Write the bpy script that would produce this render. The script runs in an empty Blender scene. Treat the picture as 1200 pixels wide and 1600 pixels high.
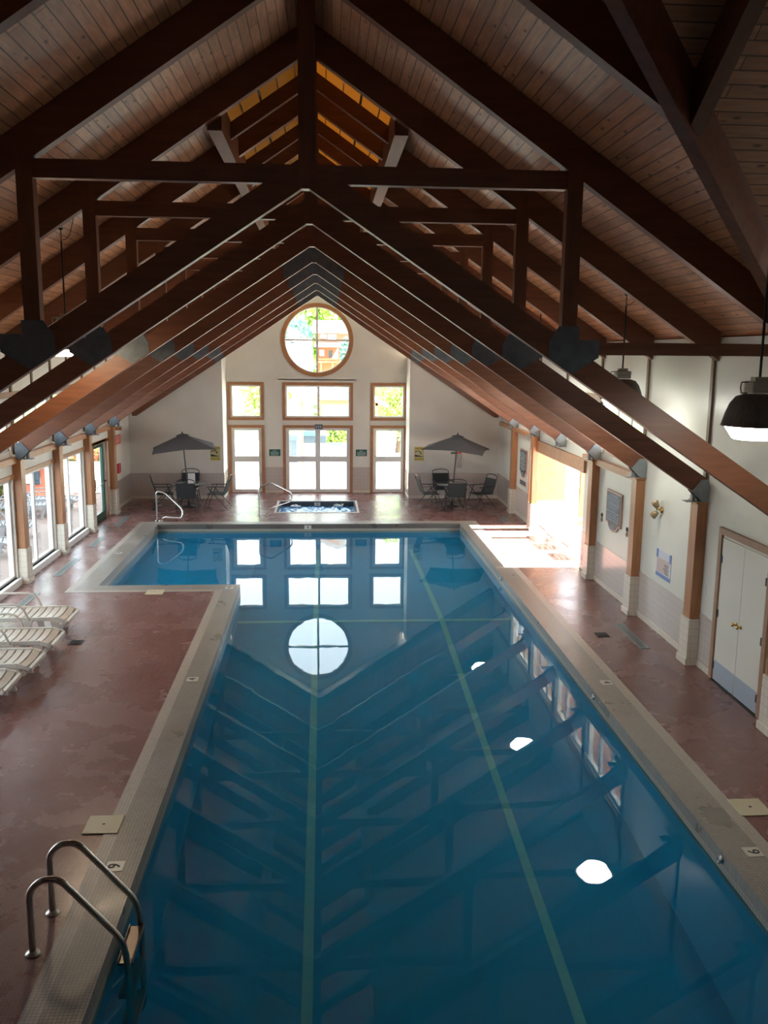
import bpy, math, random
from mathutils import Vector, Matrix
random.seed(7)
PI = math.pi
SC = bpy.context.scene
COL = SC.collection

# ------------------------------------------------------------------ camera
F_PX, PITCH, YAW, ROLL, EYE = 1377.13, 0.1777, 0.0690, 0.0097, 4.3603
cp, sp, cy, sy = math.cos(PITCH), math.sin(PITCH), math.cos(YAW), math.sin(YAW)
fwd = Vector((sy * cp, cy * cp, -sp)); rt = Vector((cy, -sy, 0)); up = rt.cross(fwd)
r2 = rt * math.cos(ROLL) + up * math.sin(ROLL); u2 = -rt * math.sin(ROLL) + up * math.cos(ROLL)
cam = bpy.data.objects.new('camera', bpy.data.cameras.new('camera'))
COL.objects.link(cam)
cam.matrix_world = Matrix(((r2.x, u2.x, -fwd.x, 0), (r2.y, u2.y, -fwd.y, 0), (r2.z, u2.z, -fwd.z, EYE), (0, 0, 0, 1)))
cam.data.sensor_fit = 'HORIZONTAL'; cam.data.sensor_width = 36
cam.data.lens = F_PX * 36 / 1200
cam.data.clip_start = 0.05; cam.data.clip_end = 400
SC.camera = cam

# ------------------------------------------------------------------ world, sun, exposure
SC.view_settings.view_transform = 'Standard'; SC.view_settings.look = 'None'
SC.view_settings.gamma = 1; SC.view_settings.use_curve_mapping = False
SC.view_settings.exposure = 0.68
SC.cycles.use_denoising = True
SC.cycles.max_bounces = 10; SC.cycles.diffuse_bounces = 5; SC.cycles.glossy_bounces = 4
SC.cycles.transparent_max_bounces = 16; SC.cycles.transmission_bounces = 4
SC.cycles.sample_clamp_indirect = 6
world = bpy.data.worlds.new('world'); SC.world = world; world.use_nodes = True
bgn = world.node_tree.nodes['Background']
bgn.inputs[0].default_value = (0.80, 0.89, 1.0, 1); bgn.inputs[1].default_value = 5.0
sun = bpy.data.objects.new('sun', bpy.data.lights.new('sun', 'SUN')); COL.objects.link(sun)
sun.data.energy = 52; sun.data.angle = 0.01; sun.data.color = (1, 0.93, 0.80)
sun.rotation_euler = Vector((-1.0, 0.02, -0.95)).to_track_quat('-Z', 'Y').to_euler()

# ------------------------------------------------------------------ helpers
def tag(o, label=None, cat=None, group=None, kind=None):
    if label: o['label'] = label
    if cat: o['category'] = cat
    if group: o['group'] = group
    if kind: o['kind'] = kind
    return o

def empty(name, loc, label, cat, group=None, rz=0):
    o = bpy.data.objects.new(name, None); COL.objects.link(o)
    o.location = loc; o.rotation_euler = (0, 0, rz); o.empty_display_size = .1
    return tag(o, label, cat, group)

class MB:
    def __init__(s): s.v = []; s.f = []; s.sm = []
    def add(s, vs, fs, smooth=False):
        n = len(s.v); s.v += [tuple(v) for v in vs]
        for f in fs: s.f.append(tuple(n + i for i in f)); s.sm.append(smooth)
        return s
    def box(s, x0, y0, z0, x1, y1, z1):
        if x0 > x1: x0, x1 = x1, x0
        if y0 > y1: y0, y1 = y1, y0
        if z0 > z1: z0, z1 = z1, z0
        return s.add([(x0, y0, z0), (x1, y0, z0), (x1, y1, z0), (x0, y1, z0), (x0, y0, z1), (x1, y0, z1), (x1, y1, z1), (x0, y1, z1)],
              [(0, 3, 2, 1), (4, 5, 6, 7), (0, 1, 5, 4), (1, 2, 6, 5), (2, 3, 7, 6), (3, 0, 4, 7)])
    def bar(s, p, q, w, h, upv=(0, 0, 1)):
        p, q = Vector(p), Vector(q); d = (q - p).normalized(); a = d.cross(Vector(upv))
        if a.length < 1e-4: a = d.cross(Vector((0, 1, 0)))
        a.normalize(); b = a.cross(d).normalized(); vs = []
        for c in (p, q):
            for i, j in ((-1, -1), (1, -1), (1, 1), (-1, 1)): vs.append(c + a * (w / 2 * i) + b * (h / 2 * j))
        return s.add(vs, [(0, 1, 2, 3), (7, 6, 5, 4), (0, 4, 5, 1), (1, 5, 6, 2), (2, 6, 7, 3), (3, 7, 4, 0)])
    def prism(s, poly, axis, a, b):
        # poly of 2D points in the two remaining axes, in order x<y<z
        def mk(p, t):
            if axis == 'x': return (t, p[0], p[1])
            if axis == 'y': return (p[0], t, p[1])
            return (p[0], p[1], t)
        n = len(poly); vs = [mk(p, a) for p in poly] + [mk(p, b) for p in poly]
        area = sum(poly[i][0] * poly[(i + 1) % n][1] - poly[(i + 1) % n][0] * poly[i][1] for i in range(n))
        flip = (area > 0) == (axis in ('z', 'x'))
        if b < a: flip = not flip
        fs = [tuple(range(n))[::-1] if flip else tuple(range(n)), tuple(range(n, 2 * n)) if flip else tuple(range(n, 2 * n))[::-1]]
        for i in range(n):
            j = (i + 1) % n
            fs.append((i, j, n + j, n + i) if flip else (i, n + i, n + j, j))
        return s.add(vs, fs)
    def slab(s, poly, zf, t):
        n = len(poly); vs = [(x, y, zf(x, y)) for x, y in poly] + [(x, y, zf(x, y) + t) for x, y in poly]
        fs = [tuple(range(n))[::-1], tuple(range(n, 2 * n))] + [(i, (i + 1) % n, n + (i + 1) % n, n + i) for i in range(n)]
        return s.add(vs, fs)
    def tube(s, pts, r, n=10, closed=False):
        pts = [Vector(p) for p in pts]; m = len(pts); rings = []; prev = None
        for i, p in enumerate(pts):
            if closed: d = pts[(i + 1) % m] - pts[i - 1]
            else: d = pts[min(i + 1, m - 1)] - pts[max(i - 1, 0)]
            d.normalize()
            if prev is None:
                a = d.cross(Vector((0, 0, 1)))
                if a.length < .1: a = d.cross(Vector((0, 1, 0)))
            else: a = prev - d * prev.dot(d)
            a.normalize(); prev = a; b = d.cross(a)
            rings.append([p + (a * math.cos(2 * PI * k / n) + b * math.sin(2 * PI * k / n)) * r for k in range(n)])
        vs = [v for R in rings for v in R]; fs = []
        for i in range(m if closed else m - 1):
            j = (i + 1) % m
            for k in range(n): l = (k + 1) % n; fs.append((i * n + k, i * n + l, j * n + l, j * n + k))
        s.add(vs, fs, True)
        if not closed: s.add(rings[0], [tuple(range(n))[::-1]]); s.add(rings[-1], [tuple(range(n))])
        return s
    def lathe(s, prof, c, n=28, smooth=True, sx=1, syy=1):
        m = len(prof); vs = [(c[0] + r * math.cos(2 * PI * k / n) * sx, c[1] + r * math.sin(2 * PI * k / n) * syy, c[2] + z) for r, z in prof for k in range(n)]
        fs = [(i * n + k, i * n + (k + 1) % n, (i + 1) * n + (k + 1) % n, (i + 1) * n + k) for i in range(m - 1) for k in range(n)]
        s.add(vs, fs, smooth)
        return s
    def build(s, name, mat, parent=None, bevel=0, at=None, seg=2):
        me = bpy.data.meshes.new(name)
        off = Vector(at) if at is not None else (Vector(parent.location) if parent is not None and parent.type == 'EMPTY' and not parent.get('_local') else Vector((0, 0, 0)))
        if parent is not None and parent.type != 'EMPTY': off = Vector(parent.get('_off', (0, 0, 0)))
        me.from_pydata([(x - off.x, y - off.y, z - off.z) for x, y, z in s.v], [], s.f)
        me.polygons.foreach_set('use_smooth', s.sm)
        me.update()
        o = bpy.data.objects.new(name, me); COL.objects.link(o)
        me.materials.append(mat)
        if parent is not None: o.parent = parent; o['_off'] = tuple(off)
        elif at is not None: o.location = off
        if bevel:
            b = o.modifiers.new('bevel', 'BEVEL'); b.width = bevel; b.segments = seg; b.limit_method = 'ANGLE'; b.angle_limit = .7
        return o

def copy_tree(o, parent=None):
    c = o.copy(); COL.objects.link(c)
    if parent is not None: c.parent = parent
    for ch in list(o.children): copy_tree(ch, c)
    return c

def text_mesh(s, size, ext=.002):
    cu = bpy.data.curves.new('lettering', 'FONT'); cu.body = s; cu.size = size; cu.extrude = ext
    cu.align_x = 'CENTER'; cu.align_y = 'CENTER'
    o = bpy.data.objects.new('lettering', cu); COL.objects.link(o)
    bpy.context.view_layer.update()
    me = bpy.data.meshes.new_from_object(o)
    bpy.data.objects.remove(o)
    return me

def lettering(s, size, mat, parent, origin, xdir, ydir, name='lettering', sx=1.0):
    """text laid with its baseline along xdir and its top towards ydir, centred at origin (world)"""
    me = text_mesh(s, size); me.materials.clear(); me.materials.append(mat)
    x = Vector(xdir).normalized(); y = Vector(ydir).normalized(); z = x.cross(y)
    off = Vector(parent.location) if parent.type == 'EMPTY' else Vector(parent.get('_off', (0, 0, 0)))
    m = Matrix(((x.x * sx, y.x, z.x, origin[0] - off.x), (x.y * sx, y.y, z.y, origin[1] - off.y), (x.z * sx, y.z, z.z, origin[2] - off.z), (0, 0, 0, 1)))
    me.transform(m)
    o = bpy.data.objects.new(name, me); COL.objects.link(o); o.parent = parent; o['_off'] = tuple(off)
    return o

# ------------------------------------------------------------------ materials
def mat(name, col, rough=.6, metal=0, spec=.5):
    m = bpy.data.materials.new(name); m.use_nodes = True
    b = m.node_tree.nodes['Principled BSDF']
    b.inputs['Base Color'].default_value = (*col, 1); b.inputs['Roughness'].default_value = rough
    b.inputs['Metallic'].default_value = metal; b.inputs['Specular IOR Level'].default_value = spec
    return m
def N(m, t, **k):
    n = m.node_tree.nodes.new(t)
    for a, v in k.items(): setattr(n, a, v)
    return n
def L(m, a, b): m.node_tree.links.new(a, b)
def P(m): return m.node_tree.nodes['Principled BSDF']

def noisy(name, c1, c2, scale=6, rough=.6, stretch=(1, 1, 1), bump=0, metal=0, spec=.5, detail=4, rot=(0, 0, 0), lo=.35, hi=.65):
    m = mat(name, c1, rough, metal, spec)
    g = N(m, 'ShaderNodeNewGeometry') ; mp = N(m, 'ShaderNodeMapping'); mp.inputs['Scale'].default_value = stretch; mp.inputs['Rotation'].default_value = rot
    L(m, g.outputs['Position'], mp.inputs['Vector'])
    n = N(m, 'ShaderNodeTexNoise'); n.inputs['Scale'].default_value = scale; n.inputs['Detail'].default_value = detail
    L(m, mp.outputs[0], n.inputs['Vector'])
    r = N(m, 'ShaderNodeValToRGB'); r.color_ramp.elements[0].position = lo; r.color_ramp.elements[1].position = hi
    r.color_ramp.elements[0].color = (*c1, 1); r.color_ramp.elements[1].color = (*c2, 1)
    L(m, n.outputs[0], r.inputs[0]); L(m, r.outputs[0], P(m).inputs['Base Color'])
    if bump:
        bp = N(m, 'ShaderNodeBump'); bp.inputs['Strength'].default_value = bump; bp.inputs['Distance'].default_value = .01
        L(m, n.outputs[0], bp.inputs['Height']); L(m, bp.outputs[0], P(m).inputs['Normal'])
    return m

def planks(name, axis, period, tint=(.56, .265, .13)):
    """tongue and groove boards: seams run along the other horizontal axis"""
    m = mat(name, tint, .42)
    g = N(m, 'ShaderNodeNewGeometry'); s = N(m, 'ShaderNodeSeparateXYZ'); L(m, g.outputs['Position'], s.inputs[0])
    a, b = ('X', 'Y') if axis == 'x' else ('Y', 'X')
    c = N(m, 'ShaderNodeCombineXYZ'); L(m, s.outputs[b], c.inputs[0]); L(m, s.outputs[a], c.inputs[1])
    br = N(m, 'ShaderNodeTexBrick'); L(m, c.outputs[0], br.inputs['Vector'])
    br.inputs['Scale'].default_value = 1; br.inputs['Brick Width'].default_value = 3.1; br.inputs['Row Height'].default_value = period
    br.inputs['Mortar Size'].default_value = .006; br.inputs['Mortar Smooth'].default_value = .3
    t = Vector(tint)
    br.inputs['Color1'].default_value = (*(t * .82), 1); br.inputs['Color2'].default_value = (*(t * 1.15), 1); br.inputs['Mortar'].default_value = (*(t * .25), 1)
    # grain and knots
    mp = N(m, 'ShaderNodeMapping'); mp.inputs['Scale'].default_value = (1, 9, 1); L(m, c.outputs[0], mp.inputs['Vector'])
    n = N(m, 'ShaderNodeTexNoise'); n.inputs['Scale'].default_value = 3; n.inputs['Detail'].default_value = 5; L(m, mp.outputs[0], n.inputs['Vector'])
    mp2 = N(m, 'ShaderNodeMapping'); mp2.inputs['Scale'].default_value = (3.2, 9, 1); L(m, c.outputs[0], mp2.inputs['Vector'])
    vo = N(m, 'ShaderNodeTexVoronoi'); vo.inputs['Scale'].default_value = 1; L(m, mp2.outputs[0], vo.inputs['Vector'])
    kr = N(m, 'ShaderNodeValToRGB'); kr.color_ramp.elements[0].position = .08; kr.color_ramp.elements[0].color = (.35, .3, .28, 1)
    kr.color_ramp.elements[1].position = .17; kr.color_ramp.elements[1].color = (1, 1, 1, 1); L(m, vo.outputs['Distance'], kr.inputs[0])
    gr = N(m, 'ShaderNodeValToRGB'); gr.color_ramp.elements[0].color = (.75, .72, .7, 1); gr.color_ramp.elements[0].position = .3
    gr.color_ramp.elements[1].color = (1.1, 1.1, 1.1, 1); gr.color_ramp.elements[1].position = .7; L(m, n.outputs[0], gr.inputs[0])
    m1 = N(m, 'ShaderNodeMix', data_type='RGBA', blend_type='MULTIPLY'); m1.inputs[0].default_value = 1
    L(m, br.outputs['Color'], m1.inputs[6]); L(m, gr.outputs[0], m1.inputs[7])
    m2 = N(m, 'ShaderNodeMix', data_type='RGBA', blend_type='MULTIPLY'); m2.inputs[0].default_value = 1
    L(m, m1.outputs[2], m2.inputs[6]); L(m, kr.outputs[0], m2.inputs[7]); L(m, m2.outputs[2], P(m).inputs['Base Color'])
    bp = N(m, 'ShaderNodeBump'); bp.inputs['Strength'].default_value = .5; bp.inputs['Distance'].default_value = .006; bp.invert = True
    L(m, br.outputs['Fac'], bp.inputs['Height']); L(m, bp.outputs[0], P(m).inputs['Normal'])
    return m

def mosaic(name, c1, c2, grout, tile=.03, wet=0., rough=.35, stain=None, dims='xy', bump=.25):
    m = mat(name, c1, rough)
    g = N(m, 'ShaderNodeNewGeometry'); s = N(m, 'ShaderNodeSeparateXYZ'); L(m, g.outputs['Position'], s.inputs[0])
    c = N(m, 'ShaderNodeCombineXYZ')
    if dims == 'xy': L(m, s.outputs['X'], c.inputs[0]); L(m, s.outputs['Y'], c.inputs[1])
    elif dims == 'wall':
        ad = N(m, 'ShaderNodeMath', operation='ADD'); L(m, s.outputs['X'], ad.inputs[0]); L(m, s.outputs['Y'], ad.inputs[1])
        L(m, ad.outputs[0], c.inputs[0]); L(m, s.outputs['Z'], c.inputs[1])
    br = N(m, 'ShaderNodeTexBrick', offset=0); L(m, c.outputs[0], br.inputs['Vector'])
    br.inputs['Scale'].default_value = 1; br.inputs['Brick Width'].default_value = tile; br.inputs['Row Height'].default_value = tile
    br.inputs['Mortar Size'].default_value = tile * .07; br.inputs['Mortar Smooth'].default_value = .2
    br.inputs['Color1'].default_value = (*c1, 1); br.inputs['Color2'].default_value = (*c2, 1); br.inputs['Mortar'].default_value = (*grout, 1)
    out = br.outputs['Color']
    n = N(m, 'ShaderNodeTexNoise'); n.inputs['Scale'].default_value = 1.1; n.inputs['Detail'].default_value = 6; n.inputs['Roughness'].default_value = .62
    L(m, g.outputs['Position'], n.inputs['Vector'])
    if stain:
        r = N(m, 'ShaderNodeValToRGB'); r.color_ramp.elements[0].position = .33; r.color_ramp.elements[0].color = (*stain, 1)
        r.color_ramp.elements[1].position = .56; r.color_ramp.elements[1].color = (1, 1, 1, 1); L(m, n.outputs[0], r.inputs[0])
        mx = N(m, 'ShaderNodeMix', data_type='RGBA', blend_type='MULTIPLY'); mx.inputs[0].default_value = 1
        L(m, out, mx.inputs[6]); L(m, r.outputs[0], mx.inputs[7]); out = mx.outputs[2]
    L(m, out, P(m).inputs['Base Color'])
    if wet:
        rr = N(m, 'ShaderNodeMapRange'); rr.inputs['From Min'].default_value = .38; rr.inputs['From Max'].default_value = .6
        rr.inputs['To Min'].default_value = rough - wet; rr.inputs['To Max'].default_value = rough
        L(m, n.outputs[0], rr.inputs['Value']); L(m, rr.outputs[0], P(m).inputs['Roughness'])
    bp = N(m, 'ShaderNodeBump'); bp.inputs['Strength'].default_value = bump; bp.inputs['Distance'].default_value = .002; bp.invert = True
    L(m, br.outputs['Fac'], bp.inputs['Height']); L(m, bp.outputs[0], P(m).inputs['Normal'])
    return m

WS = math.atan(.66)
def wood(name, c1, c2, rot=(0, 0, 0), st=(1, 8, 8), rough=.45):
    return noisy(name, c1, c2, scale=2.2, rough=rough, stretch=st, rot=rot, detail=6, lo=.3, hi=.7)
BR1, BR2 = (.125, .043, .019), (.18, .066, .029)
M = {}
M['wood_up'] = wood('timber_left_slope', BR1, BR2, rot=(0, WS, 0))
M['wood_dn'] = wood('timber_right_slope', BR1, BR2, rot=(0, -WS, 0))
M['wood_v'] = wood('timber_upright', BR1, BR2, st=(8, 8, 1))
M['wood_x'] = wood('timber_cross', BR1, BR2, st=(1, 8, 8))
M['wood_y'] = wood('timber_along', BR1, BR2, st=(8, 1, 8))
C1, C2 = (.34, .15, .065), (.44, .21, .095)
M['col'] = wood('varnished_column', C1, C2, st=(9, 9, 1), rough=.35)
M['trim'] = wood('varnished_trim', (.36, .16, .07), (.46, .22, .10), st=(3, 3, 3), rough=.4)
M['trim_b'] = wood('casing_dull', (.30, .17, .10), (.36, .22, .14), st=(3, 3, 3))
M['batten'] = mat('batten', (.17, .12, .075), .5)
M['deck'] = planks('ceiling_boards', 'x', .104)
M['deck2'] = planks('cross_ceiling_boards', 'y', .104)
M['wall'] = noisy('plaster_wall', (.66, .63, .56), (.72, .69, .62), scale=1.2, rough=.55)
M['wall_r'] = noisy('plaster_wall_gloss', (.66, .67, .60), (.72, .73, .66), scale=1.0, rough=.38)
M['tile_wall'] = mosaic('wainscot_tile', (.53, .47, .43), (.55, .49, .45), (.48, .43, .39), tile=.108, rough=.16, dims='wall', bump=.1)
M['ped'] = mosaic('pedestal_tile', (.68, .62, .52), (.70, .64, .54), (.58, .53, .45), tile=.108, rough=.25, dims='wall', bump=.1)
M['floor'] = mosaic('red_mosaic_floor', (.212, .104, .096), (.26, .130, .12), (.10, .055, .045), tile=.03, wet=.10, rough=.31, stain=(.86, .81, .80))
M['coping'] = mosaic('grey_mosaic_coping', (.29, .27, .235), (.34, .315, .275), (.13, .115, .10), tile=.03, wet=.15, rough=.42, stain=(.75, .74, .72))
M['band'] = mosaic('pale_mosaic_band', (.42, .375, .325), (.48, .43, .37), (.2, .18, .15), tile=.03, rough=.38)
M['face'] = mosaic('waterline_tile', (.38, .35, .28), (.42, .38, .31), (.2, .18, .15), tile=.05, rough=.3, dims='wall')
M['basin'] = noisy('pool_plaster', (.010, .29, .54), (.014, .33, .60), scale=.5, rough=.6)
M['lane'] = noisy('lane_tile', (.34, .64, .56), (.40, .70, .60), scale=14, rough=.5)
M['dark_tile'] = mosaic('spa_dark_tile', (.05, .06, .075), (.07, .08, .095), (.03, .03, .04), tile=.05, rough=.3, dims='wall')
M['white'] = mat('white_paint', (.74, .74, .72), .4)
M['frame_w'] = mat('white_vinyl', (.72, .72, .70), .35)
M['door_w'] = noisy('painted_door', (.66, .65, .58), (.69, .68, .61), scale=2, rough=.4)
M['kick'] = noisy('kick_plate', (.42, .50, .60), (.46, .54, .63), scale=30, rough=.3, metal=.3)
M['steel'] = noisy('grey_steel_plate', (.085, .105, .12), (.12, .14, .16), scale=9, rough=.5, metal=.2)
M['steel_l'] = noisy('lit_bracket_steel', (.20, .23, .24), (.26, .29, .30), scale=9, rough=.5, metal=.2)  # paler steel for the right brackets, daylight on them put into the colour
M['chrome'] = mat('stainless', (.62, .62, .60), .16, 1)
M['black'] = mat('black_metal', (.015, .015, .017), .4)
M['dkgrey'] = mat('dark_grey_metal', (.05, .05, .05), .45)
M['mesh'] = noisy('sling_fabric', (.024, .029, .030), (.04, .046, .047), scale=160, rough=.8)
M['canopy'] = noisy('canopy_fabric', (.075, .078, .088), (.095, .098, .108), scale=40, rough=.85)
M['glass_t'] = mat('table_glass', (.22, .26, .25), .06)
M['brass'] = mat('brass', (.55, .36, .12), .25, 1)
M['brass_d'] = mat('dull_brass', (.42, .31, .18), .4, .5)
M['plastic'] = mat('white_resin', (.60, .56, .50), .28)
M['plastic_r'] = mat('white_resin_sunlit', (.72, .70, .66), .3)
M['cream'] = mat('cream_plastic', (.55, .50, .34), .45)
M['grille'] = noisy('vent_grille', (.25, .30, .30), (.32, .36, .36), scale=60, rough=.35, metal=.5)
M['green_dark'] = mat('green_painted_aluminium', (.018, .07, .05), .35)
M['red'] = mat('red_plastic', (.55, .04, .04), .4)
M['yellow'] = mat('yellow_sign', (.55, .43, .08), .5)
M['sign_in'] = mat('pale_sign_panel', (.52, .47, .26), .5)
M['sign_dk'] = mat('sign_black', (.02, .017, .01), .5)
M['green_s'] = mat('green_sign', (.015, .09, .065), .4)
M['paleink'] = mat('pale_lettering', (.38, .48, .45), .5)
M['blueink'] = mat('pale_blue_lettering', (.33, .40, .52), .5)
M['slate'] = mat('slate_board', (.045, .065, .09), .4)
M['pinkrim'] = mat('copper_rim', (.48, .29, .22), .35)
M['bluesign'] = mat('poster_blue', (.16, .26, .55), .5)
M['paleblue'] = mat('poster_pale', (.60, .66, .74), .5)
M['pinkish'] = mat('poster_pink', (.60, .50, .48), .5)
M['housing'] = mat('pale_lamp_housing', (.42, .43, .38), .5)
M['shade'] = noisy('ribbed_reflector', (.10, .10, .095), (.14, .14, .13), scale=3, rough=.4, stretch=(14, 14, .1))
M['paper'] = mat('paper', (.70, .64, .60), .7)
M['tileplate'] = mat('marker_tile', (.62, .60, .54), .3)
M['concrete'] = noisy('pale_concrete', (.50, .48, .45), (.58, .56, .52), scale=2, rough=.8)
M['patio'] = noisy('patio_boards', (.19, .135, .12), (.24, .17, .15), scale=3, rough=.7, stretch=(1, 12, 1))
M['grass'] = noisy('lawn', (.09, .18, .03), (.16, .26, .05), scale=20, rough=.9)
M['redhouse'] = mat('red_siding', (.50, .15, .09), .7)
M['roofw'] = mat('pale_shingles', (.42, .40, .41), .8)
M['greenroof'] = mat('green_roof', (.14, .22, .17), .6)
M['teal'] = mat('teal_awning', (.08, .33, .40), .6)
M['windk'] = mat('dark_window', (.06, .09, .12), .15)
M['cedar'] = mat('cedar', (.48, .24, .10), .6)
M['blue_tarp'] = mat('blue_cover', (.16, .22, .42), .6)
M['leaf1'] = noisy('leaf_yellowgreen', (.30, .46, .10), (.50, .62, .18), scale=3, rough=.8)
M['leaf2'] = noisy('leaf_green', (.05, .14, .04), (.12, .24, .07), scale=3, rough=.8)
M['leaf3'] = noisy('leaf_bluegreen', (.12, .24, .21), (.28, .42, .38), scale=1.5, rough=.8)
M['bark'] = mat('bark', (.10, .07, .05), .9)
M['flower'] = noisy('flowers', (.5, .06, .05), (.55, .25, .08), scale=8, rough=.8)

def fresnel(m, ior):
    g = N(m, 'ShaderNodeNewGeometry'); r = N(m, 'ShaderNodeMapRange'); r.inputs['To Min'].default_value = ior; r.inputs['To Max'].default_value = 1 / ior
    L(m, g.outputs['Backfacing'], r.inputs['Value']); f = N(m, 'ShaderNodeFresnel'); L(m, r.outputs[0], f.inputs[0]); return f
def glass_mat(name, tint=(.97, 1, .99)):
    m = bpy.data.materials.new(name); m.use_nodes = True; nt = m.node_tree; nt.nodes.clear()
    o = N(m, 'ShaderNodeOutputMaterial'); t = N(m, 'ShaderNodeBsdfTransparent'); t.inputs[0].default_value = (*tint, 1)
    g = N(m, 'ShaderNodeBsdfGlossy'); g.inputs['Roughness'].default_value = .02; f = fresnel(m, 1.45)
    x = N(m, 'ShaderNodeMixShader'); L(m, f.outputs[0], x.inputs[0]); L(m, t.outputs[0], x.inputs[1]); L(m, g.outputs[0], x.inputs[2]); L(m, x.outputs[0], o.inputs[0])
    return m
M['glass'] = glass_mat('window_glass')
def water_mat(name, tint, bscale, bdist, rough=.0, body=(.001, .25, .46), turb=.40):
    m = bpy.data.materials.new(name); m.use_nodes = True; nt = m.node_tree; nt.nodes.clear()
    o = N(m, 'ShaderNodeOutputMaterial'); t = N(m, 'ShaderNodeBsdfTransparent'); t.inputs[0].default_value = (*tint, 1)
    g = N(m, 'ShaderNodeBsdfGlossy'); g.inputs['Roughness'].default_value = rough; f = fresnel(m, 1.34)
    d = N(m, 'ShaderNodeBsdfDiffuse'); d.inputs[0].default_value = (*body, 1); tm = N(m, 'ShaderNodeMixShader'); tm.inputs[0].default_value = turb
    L(m, t.outputs[0], tm.inputs[1]); L(m, d.outputs[0], tm.inputs[2])
    x = N(m, 'ShaderNodeMixShader'); L(m, f.outputs[0], x.inputs[0]); L(m, tm.outputs[0], x.inputs[1]); L(m, g.outputs[0], x.inputs[2]); L(m, x.outputs[0], o.inputs[0])
    ge = N(m, 'ShaderNodeNewGeometry'); n = N(m, 'ShaderNodeTexNoise'); n.inputs['Scale'].default_value = bscale; n.inputs['Detail'].default_value = 2
    L(m, ge.outputs['Position'], n.inputs['Vector'])
    b = N(m, 'ShaderNodeBump'); b.inputs['Strength'].default_value = 1; b.inputs['Distance'].default_value = bdist
    L(m, n.outputs[0], b.inputs['Height']); L(m, b.outputs[0], g.inputs['Normal']); L(m, b.outputs[0], f.inputs['Normal'])
    return m
M['water'] = water_mat('pool_water', (.72, .97, 1.0), 2.2, .0006)
M['spa_water'] = water_mat('spa_water', (.75, .95, 1.0), 14, .10, .05)
def emis(name, col, st):
    m = mat(name, col, .4); P(m).inputs['Emission Color'].default_value = (*col, 1); P(m).inputs['Emission Strength'].default_value = st
    return m
M['lens'] = emis('lit_lens', (1, .97, .88), 20)
M['lens_off'] = mat('unlit_lens', (.7, .7, .66), .3)
M['lens_w'] = emis('lit_lens_warm', (1, .78, .52), 42)
M['exit_l'] = mat('exit_lettering', (.75, .22, .18), .4)
M['amber'] = bpy.data.materials.new('amber_skylight'); M['amber'].use_nodes = True
nt = M['amber'].node_tree; nt.nodes.clear(); _m = M['amber']
_o = N(_m, 'ShaderNodeOutputMaterial'); _t = N(_m, 'ShaderNodeBsdfTranslucent'); _t.inputs[0].default_value = (.16, .090, .024, 1)
_d = N(_m, 'ShaderNodeBsdfDiffuse'); _d.inputs[0].default_value = (.50, .30, .10, 1); _x = N(_m, 'ShaderNodeMixShader'); _x.inputs[0].default_value = .4
L(_m, _t.outputs[0], _x.inputs[1]); L(_m, _d.outputs[0], _x.inputs[2]); L(_m, _x.outputs[0], _o.inputs[0])

# ------------------------------------------------------------------ dimensions
XC, XL, XR = -.177, -5.76, 5.34
YW, YF = 27.69, 26.55
S = 2.44
def YT(k): return 23.9364 - S * (k - 1)
Y0n, YN = YT(0), -1.5
def deckz(dx): return 8.40 - .6747 * abs(dx)
def raftz(dx): return 8.017 - .6747 * abs(dx)
def chordz(dx): return 6.006 - .66 * abs(dx)
ZW = -.18

def struct(name, mb, m, **k):
    o = mb.build(name, m, **k); o['kind'] = 'structure'; return o

# ------------------------------------------------------------------ floor and pool
def rects_minus(xs, ys, inside):
    out = []
    for i in range(len(xs) - 1):
        for j in range(len(ys) - 1):
            x, y = (xs[i] + xs[i + 1]) / 2, (ys[j] + ys[j + 1]) / 2
            if not inside(x, y): out.append((xs[i], ys[j], xs[i + 1], ys[j + 1]))
    return out
PX0, PX1, WX0, PY0, PY1, WY0 = -1.6, 3.55, -4.25, 1.6, 22.47, 16.45      # water edges
OX0, OX1, OWX0, OY0, OY1, OWY0 = -2.02, 4.03, -4.75, 1.15, 22.83, 15.96    # coping outer edges
SX0, SX1, SY0, SY1 = -1.35, .95, 24.15, 26.08
def in_out(x, y): return (OX0 < x < OX1 and OY0 < y < OY1) or (OWX0 < x < OX0 + .01 and OWY0 < y < OY1)
def in_spa(x, y): return SX0 < x < SX1 and SY0 < y < SY1
mb = MB()
for r in rects_minus([XL - .1, OWX0, OX0, SX0, SX1, OX1, XR + .02], [YN, OY0, OWY0, OY1, SY0, SY1, YW + .05], lambda x, y: in_out(x, y) or in_spa(x, y)):
    mb.box(r[0], r[1], -.12, r[2], r[3], 0)
struct('floor', mb, M['floor'])
def in_pool(x, y): return (PX0 < x < PX1 and PY0 < y < PY1) or (WX0 < x < PX0 + .01 and WY0 < y < PY1)
B = .13
def in_core(x, y): return (OX0 + B < x < OX1 - B and OY0 + B < y < OY1 - B) or (OWX0 + B < x < OX0 + B + .01 and OWY0 + B < y < OY1 - B)
mb = MB()
xs = sorted([OWX0 + B, WX0, OX0, OX0 + B, PX0, PX1, OX1 - B]); ys = sorted([OY0 + B, PY0, OWY0 + B, WY0, PY1, OY1 - B])
for r in rects_minus(xs, ys, lambda x, y: in_pool(x, y) or not in_core(x, y)): mb.box(r[0], r[1], -.12, r[2], r[3], .004)
struct('pool_coping', mb, M['coping'])
mb = MB()
xs = sorted([OWX0, OWX0 + B, OX0, OX0 + B, OX1 - B, OX1]); ys = sorted([OY0, OY0 + B, OWY0, OWY0 + B, OY1 - B, OY1])
for r in rects_minus(xs, ys, lambda x, y: in_core(x, y) or not in_out(x, y)): mb.box(r[0], r[1], -.12, r[2], r[3], .004)
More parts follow.
